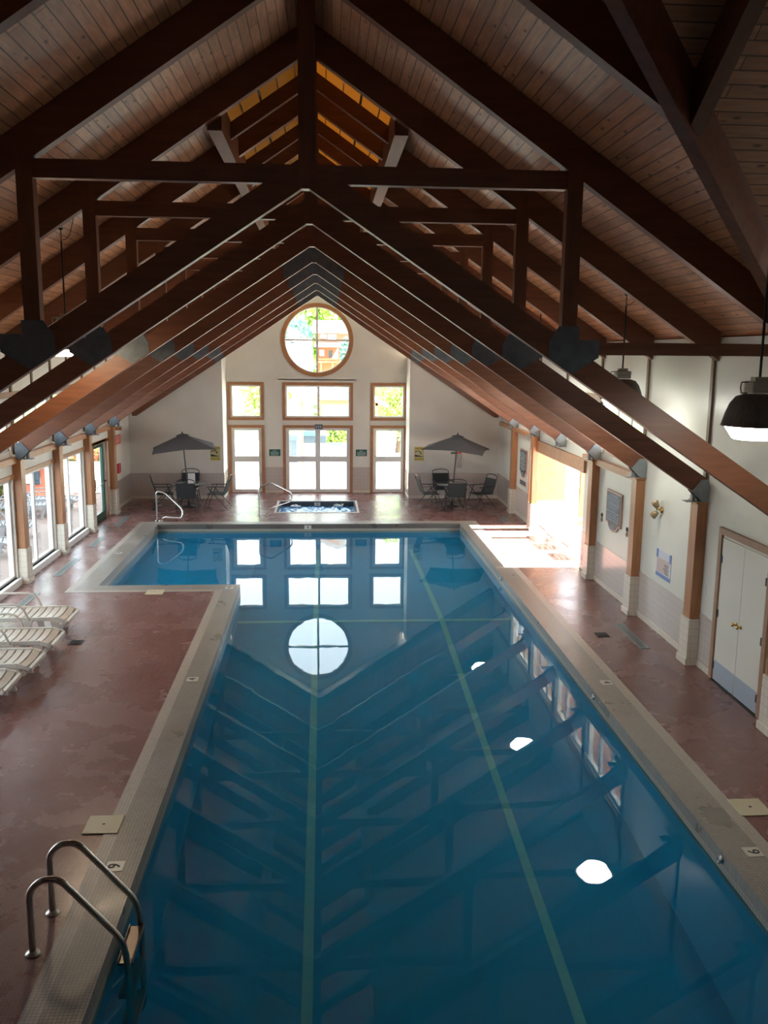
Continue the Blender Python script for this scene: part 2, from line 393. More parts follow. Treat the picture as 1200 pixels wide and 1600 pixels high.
struct('coping_band', mb, M['band'])
# waterline tile faces and basin
def FD(y):
    return -.55 if y > 15.8 else -.55 - (15.8 - y) * .083
edges = [((PX1, PY0), (PX1, PY1)), ((PX1, PY1), (WX0, PY1)), ((WX0, PY1), (WX0, WY0)), ((WX0, WY0), (PX0, WY0)), ((PX0, WY0), (PX0, PY0)), ((PX0, PY0), (PX1, PY0))]
mf, mw = MB(), MB()
for (a, b) in edges:
    dx, dy = b[0] - a[0], b[1] - a[1]; l = math.hypot(dx, dy); n = (dy / l * .1, -dx / l * .1)
    mf.prism([a, b, (b[0] + n[0], b[1] + n[1]), (a[0] + n[0], a[1] + n[1])], 'z', ZW - .05, -.121)
    mw.prism([a, b, (b[0] + n[0], b[1] + n[1]), (a[0] + n[0], a[1] + n[1])], 'z', -2.0, ZW - .051)
struct('pool_waterline', mf, M['face'])
mw.add([(PX0, PY0, FD(PY0)), (PX1, PY0, FD(PY0)), (PX1, 15.8, FD(15.8)), (PX0, 15.8, FD(15.8))], [(0, 1, 2, 3)])
mw.add([(PX0, 15.8, -.55), (PX1, 15.8, -.55), (PX1, PY1, -.55), (PX0, PY1, -.55)], [(0, 1, 2, 3)])
mw.add([(WX0, WY0, -.5), (PX0, WY0, -.5), (PX0, PY1, -.5), (WX0, PY1, -.5)], [(0, 1, 2, 3)])
mw.box(PX0 - .002, WY0, -.56, PX0 + .002, PY1, -.5)
struct('pool_basin', mw, M['basin'])
# lane lines on the bottom
for x in (-.16, 2.2):
    m_ = MB(); w = .05
    for (ya, yb) in ((PY0 + .3, 15.8), (15.8, PY1 - .6)):
        m_.add([(x - w, ya, FD(ya) + .004), (x + w, ya, FD(ya) + .004), (x + w, yb, FD(yb) + .004), (x - w, yb, FD(yb) + .004)], [(0, 1, 2, 3)])
    m_.build('lane_line', M['lane'])['kind'] = 'structure'
struct('depth_break_line', MB().box(PX0, 15.74, -.552, PX1, 15.86, -.545), M['lane'])
mb = MB()
mb.add([(PX0, PY0, ZW), (PX1, PY0, ZW), (PX1, PY1, ZW), (WX0, PY1, ZW), (WX0, WY0, ZW), (PX0, WY0, ZW)], [(0, 1, 2, 3, 4, 5)])
struct('pool_water', mb, M['water'])

# spa
mb = MB(); t = .08
for a in ((SX0, SY0, SX1, SY0 + t), (SX0, SY1 - t, SX1, SY1), (SX0, SY0 + t, SX0 + t, SY1 - t), (SX1 - t, SY0 + t, SX1, SY1 - t)): mb.box(a[0], a[1], -.95, a[2], a[3], -.002)
mb.box(SX0, SY0, -1, SX1, SY1, -.95)
struct('spa_basin', mb, M['dark_tile'])
mb = MB(); e = .03
for a in ((SX0 - e, SY0 - e, SX1 + e, SY0 + e), (SX0 - e, SY1 - e, SX1 + e, SY1 + e), (SX0 - e, SY0 + e, SX0 + e, SY1 - e), (SX1 - e, SY0 + e, SX1 + e, SY1 - e)): mb.box(a[0], a[1], 0, a[2], a[3], .012)
struct('spa_rim', mb, M['white'])
mb = MB(); nx, ny = 70, 56; vs = []
import mathutils
for j in range(ny + 1):
    for i in range(nx + 1):
        x = SX0 + t + (SX1 - SX0 - 2 * t) * i / nx; y = SY0 + t + (SY1 - SY0 - 2 * t) * j / ny
        h = mathutils.noise.noise((x * 7, y * 7, 1)) * .035 + mathutils.noise.noise((x * 19, y * 19, 4)) * .018
        vs.append((x, y, -.14 + h))
mb.add(vs, [(j * (nx + 1) + i, j * (nx + 1) + i + 1, (j + 1) * (nx + 1) + i + 1, (j + 1) * (nx + 1) + i) for j in range(ny) for i in range(nx)], True)
m_ = noisy('spa_foam_water', (.02, .22, .55), (.42, .70, .92), scale=9, rough=.12, lo=.45, hi=.72)
struct('spa_water', mb, m_)
for (bx, by) in ((-.85, 25.75), (.45, 25.8)):
    fm = MB()
    for q in range(26):
        a = random.random() * 6.28; rr = random.random() * .16
        fm.lathe([(0, -.02), (.03, -.01), (.035, .005), (.02, .02), (0, .03)], (bx + rr * math.cos(a), by + rr * math.sin(a) * .7, -.11 + random.random() * .04), 7)
    tag(fm.build('foam_mound', mat('foam', (.7, .78, .82), .4), at=(bx, by, -.13)), 'white bubbling foam over a jet in the hot tub, %s one' % ('left' if bx < 0 else 'right'), 'foam', kind='stuff')

# ------------------------------------------------------------------ walls
def wall_x(name, x0, x1, y0, y1, z0, z1, holes, m):
    ys = sorted({y0, y1} | {h[0] for h in holes} | {h[1] for h in holes}); zs = sorted({z0, z1} | {h[2] for h in holes} | {h[3] for h in holes})
    b = MB()
    for i in range(len(ys) - 1):
        for j in range(len(zs) - 1):
            y, z = (ys[i] + ys[i + 1]) / 2, (zs[j] + zs[j + 1]) / 2
            if not any(h[0] < y < h[1] and h[2] < z < h[3] for h in holes): b.box(x0, ys[i], zs[j], x1, ys[i + 1], zs[j + 1])
    return struct(name, b, m)
EZ = 4.62
LW = {k: (YT(k + 1) + .33, YT(k) - .04) for k in range(2, 8)}      # left window bays (bay between truss k and k+1)
CL = {k: (YT(k + 1) + .26, YT(k) + .02) for k in range(1, 5)}       # clerestory bays, both sides
DOOR_L = (22.35, 23.62)
holes = [(a, b, .13, 2.0) for a, b in LW.values() if a > 6] + [(DOOR_L[0], DOOR_L[1], 0, 2.03)] + [(a, b, 2.52, 3.46) for a, b in CL.values()]
wall_x('wall_left', XL - .16, XL, YN, YF, 0, EZ, holes, M['wall'])
OPN = (17.62, 22.22)
holes_r = [(OPN[0], OPN[1], 0, 2.02)] + [(a, b, 2.52, 3.46) for a, b in CL.values()]
wall_x('wall_right', XR, XR + .16, 9.5, YF, 0, EZ, holes_r, M['wall_r'])
mb = MB(); mb.prism([(YN, 0), (9.5, 0), (9.5, EZ), (4.0, 8.34), (YN, EZ)], 'x', XR, XR + .16)
struct('wall_right_near', mb, M['wall_r'])
mb = MB(); mb.prism([(XL, 0), (XR, 0), (XR, EZ), (XC, 8.35), (XL, EZ)], 'y', YN - .15, YN)
struct('wall_back', mb, M['batten'])
struct('balcony_floor', MB().box(XL + .3, YN, 2.60, XR - .3, .6, 2.75), M['batten'])
# far wall: two side portions, recess returns, recess back wall
RL, RR = -3.0, 2.575
for sgn, a, b in (('left', XL - .16, RL), ('right', RR, XR + .16)):
    za, zb = chordz(a - XC) + .29, chordz(b - XC) + .29
    struct('wall_far_' + sgn, MB().prism([(a, 0), (b, 0), (b, zb), (a, za)], 'y', YF, YF + .14), M['wall'])
for sgn, a, b in (('left', RL - .12, RL), ('right', RR, RR + .12)):
    struct('wall_return_' + sgn, MB().box(a, YF + .14, 0, b, YW + .12, 4.3), M['wall'])
struct('wall_far_gable', MB().prism([(XL, chordz(XL - XC) + .29), (XC, 6.29), (XR, chordz(XR - XC) + .29), (XR, EZ + .02), (XC, 8.39), (XL, EZ + .02)], 'y', YF, YF + .14), M['deck'])
mb = MB()
mb.slab([(RL - .12, YF + .14), (XC, YF + .14), (XC, YW + .2), (RL - .12, YW + .2)], lambda x, y: chordz(x - XC) + .30, .06)
mb.slab([(XC, YF + .14), (RR + .12, YF + .14), (RR + .12, YW + .2), (XC, YW + .2)], lambda x, y: chordz(x - XC) + .30, .06)
struct('ceiling_recess', mb, M['wall'])
# back wall with door / window / round openings
CXC, CZC, CR = -.20, 4.75, 1.02
DH = [(-2.87, -1.94), (-1.19, .82), (1.55, 2.52)]
b = MB(); W0, W1 = YW, YW + .12
xs = sorted({RL, RR, -1.42, 1.02} | {v for d in DH for v in d}); zs = [0, 2.05, 2.38, 3.37, 3.56]
for i in range(len(xs) - 1):
    for j in range(4):
        x = (xs[i] + xs[i + 1]) / 2
        if any(d[0] < x < d[1] for d in DH) and j in (0, 2): continue
        b.box(xs[i], W0, zs[j], xs[i + 1], W1, zs[j + 1])
def tz(x): return chordz(x - XC) + .33
b.prism([(RL, 3.56), (-1.42, 3.56), (-1.42, tz(-1.42)), (RL, tz(RL))], 'y', W0, W1)
b.prism([(1.02, 3.56), (RR, 3.56), (RR, tz(RR)), (1.02, tz(1.02))], 'y', W0, W1)
n = 48; ring = []; outer = []
for k in range(n):
    a = 2 * PI * k / n; c_, s_ = math.cos(a), math.sin(a)
    ring.append((CXC + CR * c_, CZC + CR * s_))
    tt = min((1.22 / abs(c_)) if abs(c_) > 1e-6 else 99, (1.22 / abs(s_)) if abs(s_) > 1e-6 else 99)
    outer.append((CXC + tt * c_, CZC + tt * s_))
def topclip(p): return (p[0], min(p[1], tz(p[0])))
for k in range(n):
    j = (k + 1) % n; o1, o2 = topclip(outer[k]), topclip(outer[j])
    b.prism([ring[k], o1, o2, ring[j]], 'y', W0, W1)
b.prism([(-1.42, 5.8), (-1.42, 5.3), (XC, 5.94), (XC, 6.3)], 'y', W0 + .02, W1); b.prism([(1.02, 5.3), (1.02, 5.8), (XC, 6.3), (XC, 5.94)], 'y', W0 + .02, W1)
struct('wall_far_back', b, M['wall'])
# wainscots and baseboards
TZ = .78
def wains(name, mb): struct(name, mb, M['tile_wall'])
wains('trim_1', MB().box(XL, YF - .012, .1, RL, YF, TZ))
wains('trim_2', MB().box(RR, YF - .012, .1, XR, YF, TZ))
mb = MB(); mb.box(-1.93 + .09, YW - .014, .08, -1.28 + .0, YW, .82); mb.box(.91, YW - .014, .08, 1.46, YW, .82)
mb.box(RL, YF, .1, RL + .012, YW - .02, TZ); mb.box(RR - .012, YF, .1, RR, YW - .02, TZ)
wains('trim_3', mb)
mb = MB(); mb.box(XL, YT(1) + .32, .1, XL + .012, YF, TZ); mb.box(XL, DOOR_L[1] + .1, .1, XL + .012, YT(1) - .02, TZ)
wains('trim_4', mb)
mb = MB(); mb.box(XR - .012, OPN[1] + .1, .1, XR, YF, TZ); mb.box(XR - .012, 11.3, .1, XR, OPN[0] - .0, TZ); mb.box(XR - .012, 2, .1, XR, 9.85, TZ)
wains('trim_5', mb)
mb = MB(); mb.box(XL, YF - .02, 0, RL, YF, .1); mb.box(RR, YF - .02, 0, XR, YF, .1); mb.box(-1.85, YW - .02, 0, -1.28, YW, .08); mb.box(.91, YW - .02, 0, 1.46, YW, .08)
struct('baseboard_far', mb, M['ped'])
mb = MB()
for a in ((OPN[1] + .1, YF - .02), (11.3, OPN[0]), (2, 9.85)): mb.box(XR - .022, a[0], 0, XR, a[1], .1)
struct('baseboard_right', mb, M['ped'])
struct('baseboard_left', MB().box(XL, YT(1) + .32, 0, XL + .022, YF - .02, .1), M['ped'])
# left window sill kerbs, lintels, panels, beams per bay
mb, ml, mbm = MB(), MB(), MB()
for k, (a, b_) in LW.items():
    if k > 6: continue
    mb.box(XL - .1, YT(k + 1) + .30, 0, XL + .07, YT(k), .13)
struct('trim_6', mb, M['white'], bevel=.006)
for k in range(1, 8):
    ml.box(XL, YT(k + 1) + .25, 2.01, XL + .03, YT(k) + .03, 2.09)
    mbm.box(XL, YT(k + 1) + .25, 2.30, XL + .09, YT(k) + .03, 2.42)
struct('trim_7', ml, M['trim']); struct('trim_8', mbm, M['trim'], bevel=.006)
mb = MB(); mb.box(XR - .10, OPN[1], 2.28, XR, YF - .4, 2.40); mb.box(XR - .10, YT(5) + .25, 2.28, XR, OPN[0] - .1, 2.40)
struct('trim_9', mb, M['trim'])
# header trim above the clerestories and vertical wall battens
mb = MB(); mb.box(XL, YT(5) + .25, 3.5, XL + .05, YF, 3.60); mb.box(XR - .05, YT(5) + .25, 3.5, XR, YF, 3.62)
struct('trim_10', mb, M['trim_b'])
mb = MB()
for k in range(1, 8):
    y = YT(k) + .15
    z0 = 2.45
    mb.box(XR - .035, y - .04, z0, XR, y + .04, EZ); mb.box(XL, y - .04, z0, XL + .035, y + .04, EZ)
    if k > 1: mb.box(XL, y - .04 + 1.22, 3.62, XL + .03, y + .04 + 1.22, EZ)
struct('trim_11', mb, M['batten'])
# ------------------------------------------------------------------ roof deck (ceiling)
VX = XR + 1.5  # right eave widened out of view to keep sun off the clerestories
SKX, SKY0, SKY1 = 1.27, YT(6) + .13, YF
mb = MB(); T = .09
zf = lambda x, y: deckz(x - XC)
mb.slab([(XL - .8, YN), (XC - SKX, YN), (XC - SKX, YF + .14), (XL - .8, YF + .14)], zf, T)
mb.slab([(XC - SKX, YN), (XC, YN), (XC, SKY0), (XC - SKX, SKY0)], zf, T)
mb.slab([(XC, 4.0), (XC + SKX, 4.0 + SKX), (XC + SKX, SKY0), (XC, SKY0)], zf, T)
mb.slab([(XC + SKX, 4.0 + SKX), (VX, 4.0 + VX - XC), (VX, YF + .14), (XC + SKX, YF + .14)], zf, T)
mb.slab([(XC, YN), (XC + 5.5, YN), (XC, 4.0)], zf, T)
mb.slab([(XL - .8, YF + .14), (RL - .1, YF + .14), (RL - .1, YW + .3), (XL - .8, YW + .3)], zf, T)
struct('ceiling', mb, M['deck'])
zc = lambda x, y: 8.40 - .6747 * abs(y - 4.0)
mb = MB()
mb.slab([(XC, 4.0), (VX, 4.0), (VX, 4.0 + VX - XC)], zc, T)
mb.slab([(XC, 4.0), (XC + 5.5, YN), (VX, YN), (VX, 4.0)], zc, T)
struct('ceiling_cross', mb, M['deck2'])
# skylight
sk = empty('ridge_skylight', (XC, (SKY0 + SKY1) / 2, 8.3), 'amber ridge skylight between the far roof trusses', 'skylight'); sk['kind'] = 'structure'
for sg in (-1, 1):
    x0, x1 = sorted((XC, XC + sg * SKX))
    g = MB().slab([(x0, SKY0), (x1, SKY0), (x1, SKY1), (x0, SKY1)], lambda x, y: deckz(x - XC) + .06, .01).build('pane', M['amber'], sk)
    mu = MB()
    for i, d in enumerate((.22, .47, .72, .98)):
        x = XC + sg * d; w = .03 if i == 2 else .012
        mu.bar((x, SKY0, deckz(d) + .04), (x, SKY1, deckz(d) + .04), w, .04)
    mu.build('mullion', M['black'], sk)
    for k in range(1, 7):
        y = YT(k) + 1.20
        MB().prism([(XC, raftz(.06)), (XC + sg * 1.09, raftz(1.15)), (XC + sg * 1.09, raftz(1.09) + .18), (XC, raftz(0) + .18)], 'y', y, y + .10).build('curb_rafter', M['wood_up' if sg < 0 else 'wood_dn'], sk)
struct('ridge_beam', MB().box(XC - .07, YN, 7.98, XC + .07, YF, 8.34), M['wood_y'])
for sg in (-1, 1):
    struct('purlin', MB().box(XC + sg * 1.18 - .095, SKY0, 7.10, XC + sg * 1.18 + .085, YF, 7.50), M['wood_y'])
# valley beam and jack rafters of the cross gable
vb = MB()
def vz(d): return 8.017 - .6747 * d
p0, p1 = (XC + .05, 4.05, vz(.05) + .2), (XR - .02, 4.0 + XR - XC, vz(XR - XC) + .2)
vb.bar(p0, p1, .11, .42)
tag(vb.build('valley_beam', M['wood_dn'], at=p1), 'heavy dark diagonal valley beam crossing the upper right of the ceiling', 'roof beam')
for i, d in enumerate((1.5, 3.0)):
    x = XC + d; jb = MB(); pts = [(4.0, 8.017), (4.0 + d - .05, 8.017 - .6747 * (d - .05)), (4.0 + d - .05, 8.39 - .6747 * (d - .05)), (4.0, 8.39)]
    jb.prism(pts, 'x', x - .06, x + .06)
    tag(jb.build('jack_rafter', M['wood_y'], at=(x, 4.0, 8.1)), ['short dark rafter meeting the valley beam highest up, nearest the ridge', 'dark rafter meeting the middle of the valley beam at upper right'][i], 'roof beam', 'rafters of the cross roof')

# ------------------------------------------------------------------ trusses
ORD = {0: 'farthest', 1: 'second farthest', 2: 'third farthest', 3: 'fourth from the far wall', 4: 'fifth from the far wall', 5: 'third from the camera', 6: 'second from the camera', 7: 'nearest the camera'}
def plate(parent, poly, y):
    o = MB().prism(poly, 'y', y - .008, y - .001)
    cx = sum(p[0] for p in poly) / len(poly); cz = sum(p[1] for p in poly) / len(poly)
    for p in poly[::2]:
        bx, bz = cx + (p[0] - cx) * .7, cz + (p[1] - cz) * .7
        o.prism([(bx + .014 * math.cos(a * PI / 4), bz + .014 * math.sin(a * PI / 4)) for a in range(8)], 'y', y - .018, y - .008)
    return o.build('gusset_plate', M['steel'], parent)
DXW = 5.50
for k in range(-0, 10):
    y = YT(k); full = k <= 7; x7 = XC
    if k == 0: lb = 'scissor roof truss against the far gable wall above the round window'
    elif full: lb = 'dark timber scissor roof truss with king post and collar, %s' % ORD[k]
    else: lb = 'plain dark rafter pair %s without any collar' % ('just in front of the nearest full truss' if k == 8 else 'at the very top of the picture')
    t = empty('roof_truss' if full else 'rafter_pair', (XC, y, 6.0), lb, 'roof truss' if full else 'rafters', 'timber roof trusses')
    dr = DXW
    if k >= 8: dr = y - 4.0 + .0
    for sg, mm, dd in ((-1, 'wood_up', 5.58), (1, 'wood_dn', dr)):
        if dd < .2: continue
        MB().prism([(XC, raftz(0)), (XC + sg * dd, raftz(dd)), (XC + sg * dd, deckz(dd) - .005), (XC, deckz(0) - .005)], 'y', y, y + .13).build('rafter', M[mm], t)
        if full:
            e_ = 5.44
            MB().prism([(XC, chordz(0)), (XC + sg * (e_ - .12), chordz(e_ - .12)), (XC + sg * e_, chordz(e_) + .08), (XC + sg * e_, chordz(e_) + .30), (XC, chordz(0) + .30)], 'y', y + .001, y + .129).build('bottom_chord', M[mm], t)
    if not full: continue
    if k > 0:
        MB().box(XC - .07, y - .004, 5.98, XC + .1, y + .134, 8.2).build('king_post', M['wood_v'], t)
        MB().box(XC - 2.70, y + .006, 6.03, XC + 2.70, y + .124, 6.21).build('collar_beam', M['wood_x'], t)
        for sg in (-1, 1):
            MB().box(XC + sg * 2.67, y - .002, 4.35, XC + sg * 2.83, y + .132, 6.4).build('queen_post', M['wood_v'], t)
            xe = XR - XC if sg > 0 else XC - XL
            MB().box(XC + sg * 2.75, y + .008, 4.37, XC + sg * (xe - .005), y + .122, 4.50).build('tie_beam', M['wood_x'], t)
            pl = [(2.64, 4.66), (2.86, 4.66), (2.86, 4.52), (3.08, 4.52), (3.08, 4.34), (2.98, 4.28), (2.80, 4.17), (2.54, 4.34), (2.54, 4.50)]
            plate(t, [(XC + sg * a, b_) for a, b_ in pl], y)
    if k <= 4:
        plate(t, [(XC - .55, 5.94), (XC, 6.302), (XC + .55, 5.94), (XC + .55, 5.66), (XC, 6.01), (XC - .55, 5.66)], y)
        for sg in (-1, 1):
            if k == 0: plate(t, [(XC + sg * a, chordz(a) + b_) for a, b_ in ((2.75, .02), (2.75, .28), (3.0, .28), (3.0, .02))], y)

# ------------------------------------------------------------------ columns
RANK = {0: 'in the far corner', 1: 'first', 2: 'second', 3: 'third', 4: 'fourth', 5: 'fifth', 6: 'sixth', 7: 'seventh'}
for side in (-1, 1):
    for k in range(1, 8):
        if side > 0 and k == 3: pass
        y = YT(k); xi, xw = ((XR - .17, XR) if side > 0 else (XL + .17, XL)); 
        open_col = side > 0 and k == 3
        lb = '%s wall timber column on a cream tiled pedestal, %s from the far wall' % ('right' if side > 0 else 'left', RANK[k])
        if open_col:
            t = empty('post_bracket', ((xi + xw) / 2, y + .15, 2.4), 'steel bracket over the middle of the sunlit opening', 'bracket')
        else:
            t = empty('timber_column', ((xi + xw) / 2, y + .15, 0), lb, 'column', 'timber columns along the walls')
            ped = MB().box(xi, y, 0, xw, y + .30, .68).build('pedestal', M['ped'], t, bevel=.006)
            MB().box(xi - side * .02, y - .015, 0, xw, y + .315, .1).build('base_tile', M['ped'], t, bevel=.004)
            MB().box(xi + side * .02, y + .03, .68, xw, y + .27, 2.35).build('shaft', M['col'], t, bevel=.006)
            MB().box(xi - side * .01, y + .0, 2.345, xw, y + .30, 2.375).build('cap', M['trim'], t, bevel=.004)
        br = MB(); sx = side
        xa = XC + side * 5.30
        br.box(xa - .025, y + .03, 2.375, xa + .025, y + .10, 2.47)
        br.box(xa - .12, y + .0, 2.375, xa + .1, y + .14, 2.385)
        for yy in (y - .012, y + .131):
            pl = [(5.41, 2.375), (5.35, 2.43), (5.25, 2.53), (5.38, 2.69), (5.48, 2.69), (5.51, 2.58), (5.50, 2.375)]
            br.prism([(XC + side * a, b_) for a, b_ in pl], 'y', yy, yy + .010)
            for a, b_ in ((5.34, 2.56), (5.43, 2.50)):
                br.prism([(XC + side * a + .013 * math.cos(q * PI / 4), b_ + .013 * math.sin(q * PI / 4)) for q in range(8)], 'y', yy - .008, yy)
        br.build('bracket', M['steel_l'] if side > 0 else M['steel'], t)  # right brackets take the sunlit tone, left ones the darker steel

# ------------------------------------------------------------------ windows and doors
def win_x(n, xg, y0, y1, z0, z1, mull, fw=.06, fr=None, depth=.06, door=False):
    """glazed frame in a wall whose plane is x=const"""
    f = MB()
    f.box(xg - depth / 2, y0, z0, xg + depth / 2, y0 + fw, z1); f.box(xg - depth / 2, y1 - fw, z0, xg + depth / 2, y1, z1)
    f.box(xg - depth / 2, y0 + fw, z0, xg + depth / 2, y1 - fw, z0 + fw); f.box(xg - depth / 2, y0 + fw, z1 - fw, xg + depth / 2, y1 - fw, z1)
    for y in mull: f.box(xg - depth / 2, y - .045, z0 + fw, xg + depth / 2, y + .045, z1 - fw)
    o = f.build('window_%d' % n, fr or M['frame_w'], bevel=.004); o['kind'] = 'structure'
    g = MB().box(xg - .004, y0 + fw - .01, z0 + fw - .01, xg + .004, y1 - fw + .01, z1 - fw + .01).build('pane', M['glass'], o)
    return o
wn = 1
for k, (a, b_) in LW.items():
    if k > 6: continue
    win_x(wn, XL - .08, a, b_, .13, 2.0, [a + (b_ - a) * .48], fw=.05); wn += 1
for k, (a, b_) in CL.items():
    for xg in (XL - .08, XR + .08):
        w_ = b_ - a
        win_x(wn, xg, a, b_, 2.52, 3.46, [a + w_ * .33, a + w_ * .66], fw=.045); wn += 1
# far wall windows (y = const)
def frame_y(mb, x0, x1, z0, z1, y0, y1, w):
    mb.box(x0, y0, z0, x0 + w, y1, z1); mb.box(x1 - w, y0, z0, x1, y1, z1); mb.box(x0 + w, y0, z1 - w, x1 - w, y1, z1)
    mb.box(x0 + w, y0, z0, x1 - w, y1, z0 + w)
for i, (a, b_) in enumerate(DH):
    f = MB(); frame_y(f, a - .005, b_ + .005, 2.375, 3.375, YW + .02, YW + .09, .055)
    if i == 1: f.box(-.20, YW + .02, 2.43, -.13, YW + .09, 3.32)
    o = f.build('window_%d' % wn, M['frame_w'], bevel=.004); o['kind'] = 'structure'; wn += 1
    MB().box(a + .04, YW + .05, 2.42, b_ - .04, YW + .056, 3.33).build('pane', M['glass'], o)
    c_ = MB(); frame_y(c_, a - .09, b_ + .09, 2.29, 3.46, YW - .03, YW + .0, .09)
    c_.build('casing', M['trim'], o, bevel=.003)
    # glazed door below
    mid = [(a, b_)] if i != 1 else [(a, -.19), (-.19, b_)]
    d = MB(); gl = MB()
    for (u, v) in mid:
        sl, sr = u + .10, v - .10
        if i == 1: sl, sr = (u + .11, v - .08) if u < -.5 else (u + .08, v - .11)
        for z0, z1 in ((.0, .12), (.98, 1.16), (1.97, 2.05)): d.box(sl, YW + .02, z0, sr, YW + .07, z1)
        d.box(u, YW + .02, 0, sl, YW + .07, 2.05); d.box(sr, YW + .02, 0, v, YW + .07, 2.05)
        gl.box(sl - .01, YW + .04, .11, sr + .01, YW + .046, .99); gl.box(sl - .01, YW + .04, 1.15, sr + .01, YW + .046, 1.98)
    o = d.build('door_%d' % (i + 1), M['frame_w'], bevel=.004); o['kind'] = 'structure'
    gl.build('pane', M['glass'], o)
    c_ = MB(); c_.box(a - .09, YW - .03, 0, a, YW, 2.14); c_.box(b_, YW - .03, 0, b_ + .09, YW, 2.14); c_.box(a, YW - .03, 2.05, b_, YW, 2.14)
    c_.build('casing', M['trim'], o, bevel=.003)
    MB().box(a, YW - .01, 0, b_, YW + .11, .018).build('threshold', M['trim_b'], o)
# round window
f = MB()
def ringy(mb, r0, r1, y0, y1, n=64):
    vs = []; 
    for k in range(n):
        a = 2 * PI * k / n
        for r, y in ((r0, y0), (r1, y0), (r1, y1), (r0, y1)): vs.append((CXC + r * math.cos(a), y, CZC + r * math.sin(a)))
    fs = []
    for k in range(n):
        j = (k + 1) % n
        for q in range(4): fs.append((k * 4 + q, k * 4 + (q + 1) % 4, j * 4 + (q + 1) % 4, j * 4 + q))
    mb.add(vs, fs)
ringy(f, .97, 1.02, YW + .01, YW + .08); f.box(CXC - .035, YW + .02, CZC - .98, CXC + .035, YW + .07, CZC + .98); f.box(CXC - .98, YW + .025, CZC - .03, CXC + .98, YW + .075, CZC + .03)
o = f.build('window_%d' % wn, M['frame_w']); o['kind'] = 'structure'
g = MB(); g.prism([(CXC + .99 * math.cos(2 * PI * k / 48), CZC + .99 * math.sin(2 * PI * k / 48)) for k in range(48)], 'y', YW + .045, YW + .05); g.build('pane', M['glass'], o)
f = MB(); ringy(f, 1.0, 1.115, YW - .035, YW + .0); f.build('casing', M['trim'], o)
# left green exit door
a, b_ = DOOR_L
d = MB(); xd = XL - .08
for y0, y1, z0, z1 in ((a, a + .13, 0, 2.03), (b_ - .13, b_, 0, 2.03), (a + .13, b_ - .13, 0, .2), (a + .13, b_ - .13, 1.9, 2.03)): d.box(xd - .03, y0, z0, xd + .03, y1, z1)
o = d.build('door_4', M['green_dark'], bevel=.004); o['kind'] = 'structure'
MB().box(xd - .004, a + .12, .19, xd + .004, b_ - .12, 1.91).build('pane', M['glass'], o)
MB().tube([(xd + .04, a + .1, .93), (xd + .11, a + .12, .93), (xd + .11, b_ - .14, 1.0), (xd + .04, b_ - .1, 1.0)], .016).build('push_bar', M['chrome'], o)
MB().box(xd + .03, a + .06, .85, xd + .08, a + .2, 1.15).build('latch_case', M['black'], o)
c_ = MB(); c_.box(XL, a - .09, 0, XL + .03, a, 2.1); c_.box(XL, b_, 0, XL + .03, b_ + .09, 2.1); c_.box(XL, a, 2.03, XL + .03, b_, 2.1)
c_.build('casing', M['trim'], o)
# right closet double door
a, b_ = 9.92, 11.19; xm = 10.55
o = MB().box(XR - .012, a, .0, XR, b_, 2.03).build('door_5', M['door_w']); o['kind'] = 'structure'
for y0, y1 in ((a + .02, xm - .004), (xm + .004, b_ - .02)):
    lf = MB().box(XR - .03, y0, .02, XR - .008, y1, 1.99).build('door_leaf', M['door_w'], o, bevel=.003)
    MB().box(XR - .034, y0 + .01, .03, XR - .0295, y1 - .01, .30).build('kick_plate', M['kick'], lf)
    yk = y1 - .06 if y1 < xm else y0 + .06
    MB().lathe([(0, .0), (.022, .0), (.022, .01), (.01, .015), (.01, .03), (.026, .04), (.03, .055), (.02, .07), (0, .074)], (0, 0, 0), 16)
    kn = MB(); kn.lathe([(.0, 0), (.024, 0), (.024, .008), (.010, .014), (.010, .03), (.024, .038), (.028, .052), (.018, .066), (0, .07)], (0, 0, 0), 16)
    kn.v = [(XR - .032 - z, yk + x, .96 + y) for x, y, z in kn.v]
    kn.build('door_knob', M['brass'], lf)
    yh = y0 if y1 < xm else y1
    for z in (.22, .95, 1.70): MB().box(XR - .040, yh - .025, z - .05, XR - .028, yh + .025, z + .05).build('hinge', M['black'], lf)
c_ = MB(); c_.box(XR - .045, b_, 0, XR, b_ + .09, 2.12); c_.box(XR - .045, a - .09, 0, XR, a, 2.12); c_.box(XR - .045, a, 2.03, XR, b_, 2.12)
c_.build('casing', M['trim_b'], o, bevel=.003)
struct('trim_12', MB().box(XR - .06, a - .01, 0, XR - .012, b_ + .01, .012), M['black'])
# sunlit opening: wood lined vestibule
mb = MB()
mb.box(XR - .06, OPN[0] - .1, 2.0, XR + .0, OPN[1] + .0, 2.28); mb.box(XR - .05, OPN[1], .0, XR, OPN[1] + .1, 2.0)
mb.box(XR, OPN[0], 1.98, XR + .5, OPN[1], 2.02)
mb.box(XR + .16, OPN[1], .65, XR + .9, OPN[1] + .08, 2.25)
mb.box(XR + .80, 20.55, .0, XR + .90, 20.67, 2.0)
struct('door_6', mb, M['trim'])
struct('door_7', MB().box(XR + .16, OPN[1], 0, XR + .9, OPN[1] + .08, .65), M['white'])

# ------------------------------------------------------------------ outside ground
struct('ground_left', MB().box(XL - 30, -5, -.13, XL - .1, 27.9, -.03), M['patio'])
struct('ground_right', MB().box(XR + .0, -5, -.13, 60, 27.9, -.03), M['concrete'])
struct('ground_far', MB().box(-60, 27.75, -.13, 60, 46, -.03), M['concrete'])
struct('ground_lawn', MB().box(-60, 46, -.13, 60, 110, -.04), M['grass'])

